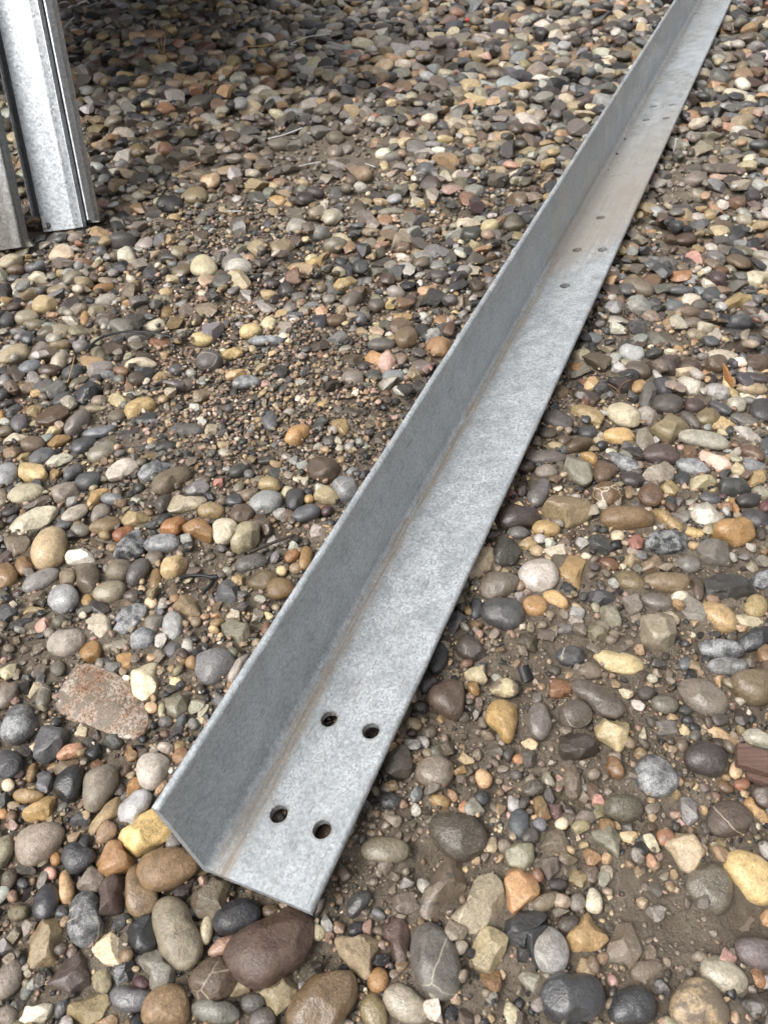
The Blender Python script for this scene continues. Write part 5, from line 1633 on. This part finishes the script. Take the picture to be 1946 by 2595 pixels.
# ------------------------------------------------------------------ unseen trailer made up to shade the far stones; the studs lean on it
tr = bpy.data.objects.new('shade_trailer', None); col.objects.link(tr)
TX0, TX1, TY0, TY1, TZ = -3.8, -0.42, 2.66, 5.04, 1.06
tr.location = (TX0, TY0, 0)
tag(tr, 'unseen dark flatbed trailer added behind the studs to shade the stones', 'trailer')
def box(name, x0, x1, y0, y1, z0, z1, mat, parent):
    v = [(x, y, z) for x in (x0, x1) for y in (y0, y1) for z in (z0, z1)]
    f = [(0, 1, 3, 2), (4, 6, 7, 5), (0, 4, 5, 1), (2, 3, 7, 6), (0, 2, 6, 4), (1, 5, 7, 3)]
    loc = np.array(parent.location) if parent else 0
    return mesh_obj(name, [tuple(np.array(q) - loc) for q in v], f, mat, parent, False)
for k in range(12):
    y0 = TY0 + 0.06 + k * 0.193
    box('deck_board', TX0 + 0.06, TX1 - 0.06, y0, y0 + 0.187, TZ + 0.004, TZ + 0.05, M_DECK, tr)
for y0 in (TY0, TY1 - 0.055):
    box('side_rail', TX0, TX1, y0, y0 + 0.055, TZ - 0.10, TZ + 0.055, M_NAVY, tr)
for x0 in (TX0, TX1 - 0.055):
    box('end_rail', x0, x0 + 0.055, TY0 + 0.057, TY1 - 0.057, TZ - 0.10, TZ + 0.055, M_NAVY, tr)
for k in range(6):
    x0 = TX0 + 0.5 + k * 0.55
    box('cross_member', x0, x0 + 0.05, TY0 + 0.06, TY1 - 0.06, TZ - 0.085, TZ, M_NAVY, tr)
box('dark_panel', -1.4, -0.48, 4.36, 4.40, 0.06, TZ - 0.09, M_NAVY, tr)  # invented panel, added for the dark band along the far edge
def wheel(x, y):
    b = bmesh.new()
    bmesh.ops.create_cone(b, cap_ends=True, segments=40, radius1=0.30, radius2=0.30, depth=0.19, matrix=Matrix.Rotation(math.pi / 2, 4, 'X'))
    bmesh.ops.bevel(b, geom=[e for e in b.edges if len(e.link_faces) == 2 and e.calc_face_angle(0) > 1], offset=0.03, segments=3, affect='EDGES')
    me = bpy.data.meshes.new('tyre'); b.to_mesh(me); b.free(); me.materials.append(M_TYRE)
    o = link(bpy.data.objects.new('tyre', me), tr); o.location = np.array((x, y, 0.305)) - np.array(tr.location)
    h = mesh_obj('rim', *(lambda n: ([(0.15 * math.cos(6.283 * i / n), yy, 0.15 * math.sin(6.283 * i / n)) for yy in (-0.099, 0.099) for i in range(n)],
                 [tuple(range(n)), tuple(range(2 * n - 1, n - 1, -1))] + [(i, i + n, (i + 1) % n + n, (i + 1) % n) for i in range(n)]))(20), M_SHEET2, o, False)
for x in (-3.0, -2.3):
    for y in (2.80, 4.52):
        wheel(x, y)

# ------------------------------------------------------------------ litter among the stones
def tube(name, pts, rad, mat, parent=None, flat=1.0, seg=7, taper=None):
    P = np.array(pts, float)
    # smooth the path
    t = np.linspace(0, 1, len(P)); tt = np.linspace(0, 1, max(10, 5 * len(P)))
    Q = np.stack([np.interp(tt, t, P[:, k]) for k in range(3)], 1)
    for _ in range(3):
        Q[1:-1] = (Q[:-2] + 2 * Q[1:-1] + Q[2:]) / 4
    V, F = [], []
    for k in range(len(Q)):
        d = Q[min(k + 1, len(Q) - 1)] - Q[max(k - 1, 0)]; d /= np.linalg.norm(d)
        s = np.cross(d, (0, 0, 1)); s /= max(1e-6, np.linalg.norm(s)); u = np.cross(s, d)
        r = rad * (1 if taper is None else 1 + (taper - 1) * k / (len(Q) - 1))
        for i in range(seg):
            a = 6.283 * i / seg
            V.append(Q[k] + s * r * math.cos(a) + u * r * flat * math.sin(a))
    for k in range(len(Q) - 1):
        for i in range(seg):
            j = (i + 1) % seg
            F.append((k * seg + i, k * seg + j, (k + 1) * seg + j, (k + 1) * seg + i))
    F.append(tuple(range(seg - 1, -1, -1))); F.append(tuple((len(Q) - 1) * seg + i for i in range(seg)))
    o = Q.mean(0) * (1, 1, 0) + (0, 0, Q[:, 2].min())
    if parent is None:
        ob = mesh_obj(name, np.array(V) - o, F, mat, None, True); ob.location = o
    else:
        ob = mesh_obj(name, np.array(V) - np.array(parent.location), F, mat, parent, True)
    return ob
def on_ground(reg, pts, lift=0.004, z0=0.02):
    Q = px(reg, pts); z = z0
    for _ in range(3):
        G_ = ground(Q, z)
        z = max(hm_at(g_[0], g_[1]) for g_ in G_) + lift - (0.004 if len(Q) > 1 else 0.0)
    return ground(Q, z)
def smooth_z(P, k=2):
    P = P.copy()
    for _ in range(k):
        P[1:-1, 2] = np.maximum(P[1:-1, 2], (P[:-2, 2] + P[2:, 2]) / 2)
    return P
def litter(name, reg, pts, rad, mat, label, cat, lift=0.003, group=None, **kw):
    o = tube(name, smooth_z(on_ground(reg, pts, lift)), rad, mat, **kw)
    return tag(o, label, cat, group)
litter('plastic_strap', 'K', [565, 738, 600, 690, 660, 648, 760, 620, 860, 608, 960, 615, 1060, 632, 1112, 646], 0.0038, M_BLACK, 'bent black plastic strap arching over stones', 'strap', 0.012, flat=0.5)
wr = litter('wire_tie', 'D', [1160, 428, 1220, 405, 1300, 402, 1382, 418, 1370, 455, 1340, 492, 1308, 522], 0.0028, M_BLACK, 'thin black wire tie beside the ochre cube', 'wire tie', 0.004)
kp = on_ground('D', [1385, 416], 0.006)[0]
tube('knot', [kp + (-0.006, 0, 0), kp, kp + (0.006, 0.001, 0)], 0.0045, M_BLACK, wr)
litter('twig', 'H', [755, 1335, 820, 1308, 900, 1272, 1020, 1225, 1140, 1180], 0.0034, M_TWIG, 'dark straight twig beside the upright beige block', 'twig', 0.003, taper=0.7)
gz = 'white plastic tie offcuts'
litter('cable_tie', 'M', [640, 292, 596, 286, 650, 262, 720, 236, 790, 226, 860, 219], 0.0036, M_WHITE, 'bent white plastic tie strip, topmost of the white strips', 'cable tie', 0.006, gz, flat=0.45)
litter('cable_tie', 'M', [460, 897, 530, 880, 600, 858, 680, 826], 0.0032, M_WHITE, 'curved white plastic tie strip below the topmost bent one', 'cable tie', 0.006, gz, flat=0.45)
litter('cable_tie', 'M', [660, 1074, 720, 1060, 800, 1046], 0.0022, M_WHITE, 'thin straight white plastic tie strip, third from the top', 'cable tie', 0.005, gz, flat=0.45)
litter('cable_tie', 'M', [1085, 1055, 1115, 1068, 1152, 1080], 0.0020, M_WHITE, 'tiny white tie snippet right of the third strip', 'cable tie', 0.005, gz, flat=0.45)
litter('cable_tie', 'M', [196, 1365, 240, 1366, 290, 1364], 0.0022, M_WHITE, 'short white tie snippet lying lowest of the strips', 'cable tie', 0.005, gz, flat=0.45)
gs_ = 'dry plant stems'
litter('dry_stem', 'N', [800, 436, 900, 430, 1000, 420], 0.0016, M_STRAW, 'dry straw stem on shaded stones near the studs', 'dry stem', 0.004, gs_)
litter('dry_stem', 'N', [1470, 1475, 1560, 1425, 1690, 1365], 0.0016, M_STRAW, 'dry straw stem slanting on muddy stones right of the studs', 'dry stem', 0.005, gs_)
litter('dry_stem', 'M', [275, 325, 330, 298, 400, 300, 500, 283], 0.0018, M_STRAW, 'dry straw stem left of the topmost white tie strip', 'dry stem', 0.005, gs_)
litter('dry_stem', 'G', [572, 228, 590, 170, 612, 90, 632, 0], 0.0009, M_STRAW, 'orange pine-needle stem standing over a round dark grey pebble', 'dry stem', 0.010, gs_)
litter('rootlet', 'I', [232, 222, 320, 245, 395, 292, 380, 345], 0.0012, M_ROOT, 'thin brown rootlet over a flat maroon stone', 'rootlet', 0.004)
litter('rootlet', 'I', [505, 205, 445, 232, 398, 292, 410, 320], 0.0012, M_ROOT, 'thin brown rootlet curling right over the flat maroon stone', 'rootlet', 0.004)
# dry grass tuft in the shade
bp = on_ground('N', [1368, 455], -0.002)[0]
tf = bpy.data.objects.new('grass_tuft', None); col.objects.link(tf); tf.location = bp
tag(tf, 'sparse dry grass tuft growing between shaded stones', 'grass tuft')
for (dx, h, lx, ly) in ((-0.006, 0.13, -0.012, 0.02), (0.004, 0.135, 0.055, 0.03), (0.0, 0.07, 0.01, 0.01), (0.006, 0.08, 0.035, 0.0), (-0.004, 0.06, -0.015, -0.01)):
    p0 = bp + (dx, 0, 0)
    tube('blade', [p0, p0 + (lx * 0.4, ly * 0.4, h * 0.55), p0 + (lx, ly, h)], 0.0016, M_STRAW, tf, taper=0.4, seg=5)

def prism(name, reg, pts, z0, th, mat, label, cat, tilt=0.0, group=None):
    G = ground(px(reg, pts), z0)
    c = G.mean(0)
    n = len(G)
    rng = np.random.default_rng(len(label))
    V = [tuple(q - c + (0, 0, rng.uniform(-0.0006, 0.0006))) for q in G] + [tuple((q - c) * (1.015, 1.015, 1) - (0, 0, th)) for q in G]
    F = [tuple(range(n)), tuple(range(2 * n - 1, n - 1, -1))] + [(i, i + n, (i + 1) % n + n, (i + 1) % n) for i in range(n)]
    o = mesh_obj(name, V, F, mat, None, False)
    b = bmesh.new(); b.from_mesh(o.data); bmesh.ops.recalc_face_normals(b, faces=b.faces)
    bmesh.ops.bevel(b, geom=list(b.edges), offset=0.0008, segments=1, affect='EDGES'); b.to_mesh(o.data); b.free()
    o.location = c
    o.rotation_euler = (tilt, 0, 0)
    return tag(o, label, cat, group)
prism('wood_scrap', 'E', [1486, 1292, 1545, 1305, 1620, 1330, 1720, 1362, 1720, 1478, 1640, 1455, 1560, 1432, 1490, 1412, 1484, 1350], 0.034, 0.012, M_WOOD, 'weathered reddish wood scrap at the right edge, upper of two', 'wood scrap', 0.06, 'wood scraps at the edge')
prism('wood_scrap', 'E', [1538, 1448, 1600, 1462, 1720, 1498, 1720, 1545, 1620, 1512, 1545, 1482], 0.018, 0.010, M_WOOD, 'narrow dark wood scrap peeking from under the upper one', 'wood scrap', 0.0, 'wood scraps at the edge')
# splinter of fresh wood leaning up out of the stones
a, b = on_ground('I', [1338, 250], -0.002)[0], None
tip = ground(px('I', [(1283, 72)]), 0.062)[0]
dv = tip - a; sd = np.cross(dv, (0, 0.3, 1)); sd /= np.linalg.norm(sd); fd = np.cross(sd, dv); fd /= np.linalg.norm(fd)
sv_ = []
for k, wd in ((0.0, 0.0075), (0.35, 0.0085), (0.8, 0.0055), (1.0, 0.0022)):
    for q in ((-1, -0.4), (1, -0.3), (1, 0.4), (-1, 0.35)):
        sv_.append(tuple(dv * k + sd * wd * q[0] + fd * wd * q[1]))
sf = [(3, 2, 1, 0), (12, 13, 14, 15)] + [(k * 4 + i, k * 4 + (i + 1) % 4, k * 4 + 4 + (i + 1) % 4, k * 4 + 4 + i) for k in range(3) for i in range(4)]
spn = mesh_obj('wood_splinter', sv_, sf, M_SPLINT, None, False); spn.location = a
tag(spn, 'fresh orange wood splinter sticking up between stones', 'wood splinter')
# black plastic shard: a curved bit of pipe wall
c = on_ground('F', [1405, 760], 0.002)[0]
V, F = [], []
for i in range(9):
    an = math.radians(-70 + 140 * i / 8)
    for r in (0.0145, 0.0125):
        for y_ in (-0.016, 0.016):
            V.append((r * math.sin(an), y_ + 0.002 * math.sin(i * 2.1), r * math.cos(an) - 0.006))
for i in range(8):
    o_ = i * 4
    F += [(o_, o_ + 1, o_ + 5, o_ + 4), (o_ + 2, o_ + 6, o_ + 7, o_ + 3), (o_, o_ + 4, o_ + 6, o_ + 2), (o_ + 1, o_ + 3, o_ + 7, o_ + 5)]
F += [(0, 2, 3, 1), (32, 33, 35, 34)]
sh = mesh_obj('plastic_shard', V, F, M_BLACK, None, True, 30); sh.location = c; sh.rotation_euler = (0.5, 0.15, 0.35); sh.scale = (0.68, 0.68, 0.68)
tag(sh, 'curved black plastic shard in mud left of the dark slate disc', 'plastic shard')
# white peg with a round head, standing between stones
c = on_ground('S', [1705, 386], -0.004)[0]
pr_ = [(0.0015, 0.0), (0.0026, 0.012), (0.0036, 0.036), (0.0062, 0.046), (0.0082, 0.050), (0.0080, 0.052), (0.0, 0.0505)]
V, F, n = [], [], 14
for r, z in pr_:
    for i in range(n):
        V.append((r * math.cos(6.283 * i / n), r * math.sin(6.283 * i / n), z))
for k in range(len(pr_) - 1):
    F += [(k * n + i, k * n + (i + 1) % n, (k + 1) * n + (i + 1) % n, (k + 1) * n + i) for i in range(n)]
pg = mesh_obj('peg', V, F, M_WHITE, None, True, 40); pg.location = c; pg.rotation_euler = (-0.25, 0.12, 0); pg.scale = (0.72, 0.72, 0.72)
tag(pg, 'small white plastic peg standing beside the far flat leg', 'peg')
c = on_ground('S', [1185, 50], 0.004)[0]
V = [tuple(v * (0.011, 0.008, 0.007)) for v in VAR[2, 'A'][3][0]]
rd = mesh_obj('plastic_scrap', V, [tuple(int(q) for q in f) for f in VAR[2, 'A'][3][1]], M_RED, None, False); rd.location = c
tag(rd, 'tiny bright red plastic scrap far up among the stones', 'plastic scrap')
# crumbs of grit lying on the flat leg
for k, (s, t_, r, lb) in enumerate(((2.33, 0.0262, 0.0042, 'little brown crumb of grit on the flat leg near the far holes'), (2.21, 0.0262, 0.0036, 'little dark crumb of grit on the flat leg, next one nearer'),
                                    (2.09, 0.0258, 0.0022, 'tiniest crumb of grit on the flat leg, third from the far holes'))):
    P = Hh + bb * t_ + Dd * s + nb * (TH + r * 0.55)
    U, Fv = VAR[2, 'A'][k + 5]
    me = bpy.data.meshes.new('grit_crumb'); fill_mesh(me, U * r, Fv, False); me.materials.append(M_STONE)
    set_attrs(me, len(U), hexlin('5a4a38') * ALB, (0.3, 0, 0.3))
    o = link(bpy.data.objects.new('grit_crumb', me)); o.location = P
    tag(o, lb, 'grit crumb', 'crumbs on the steel angle')
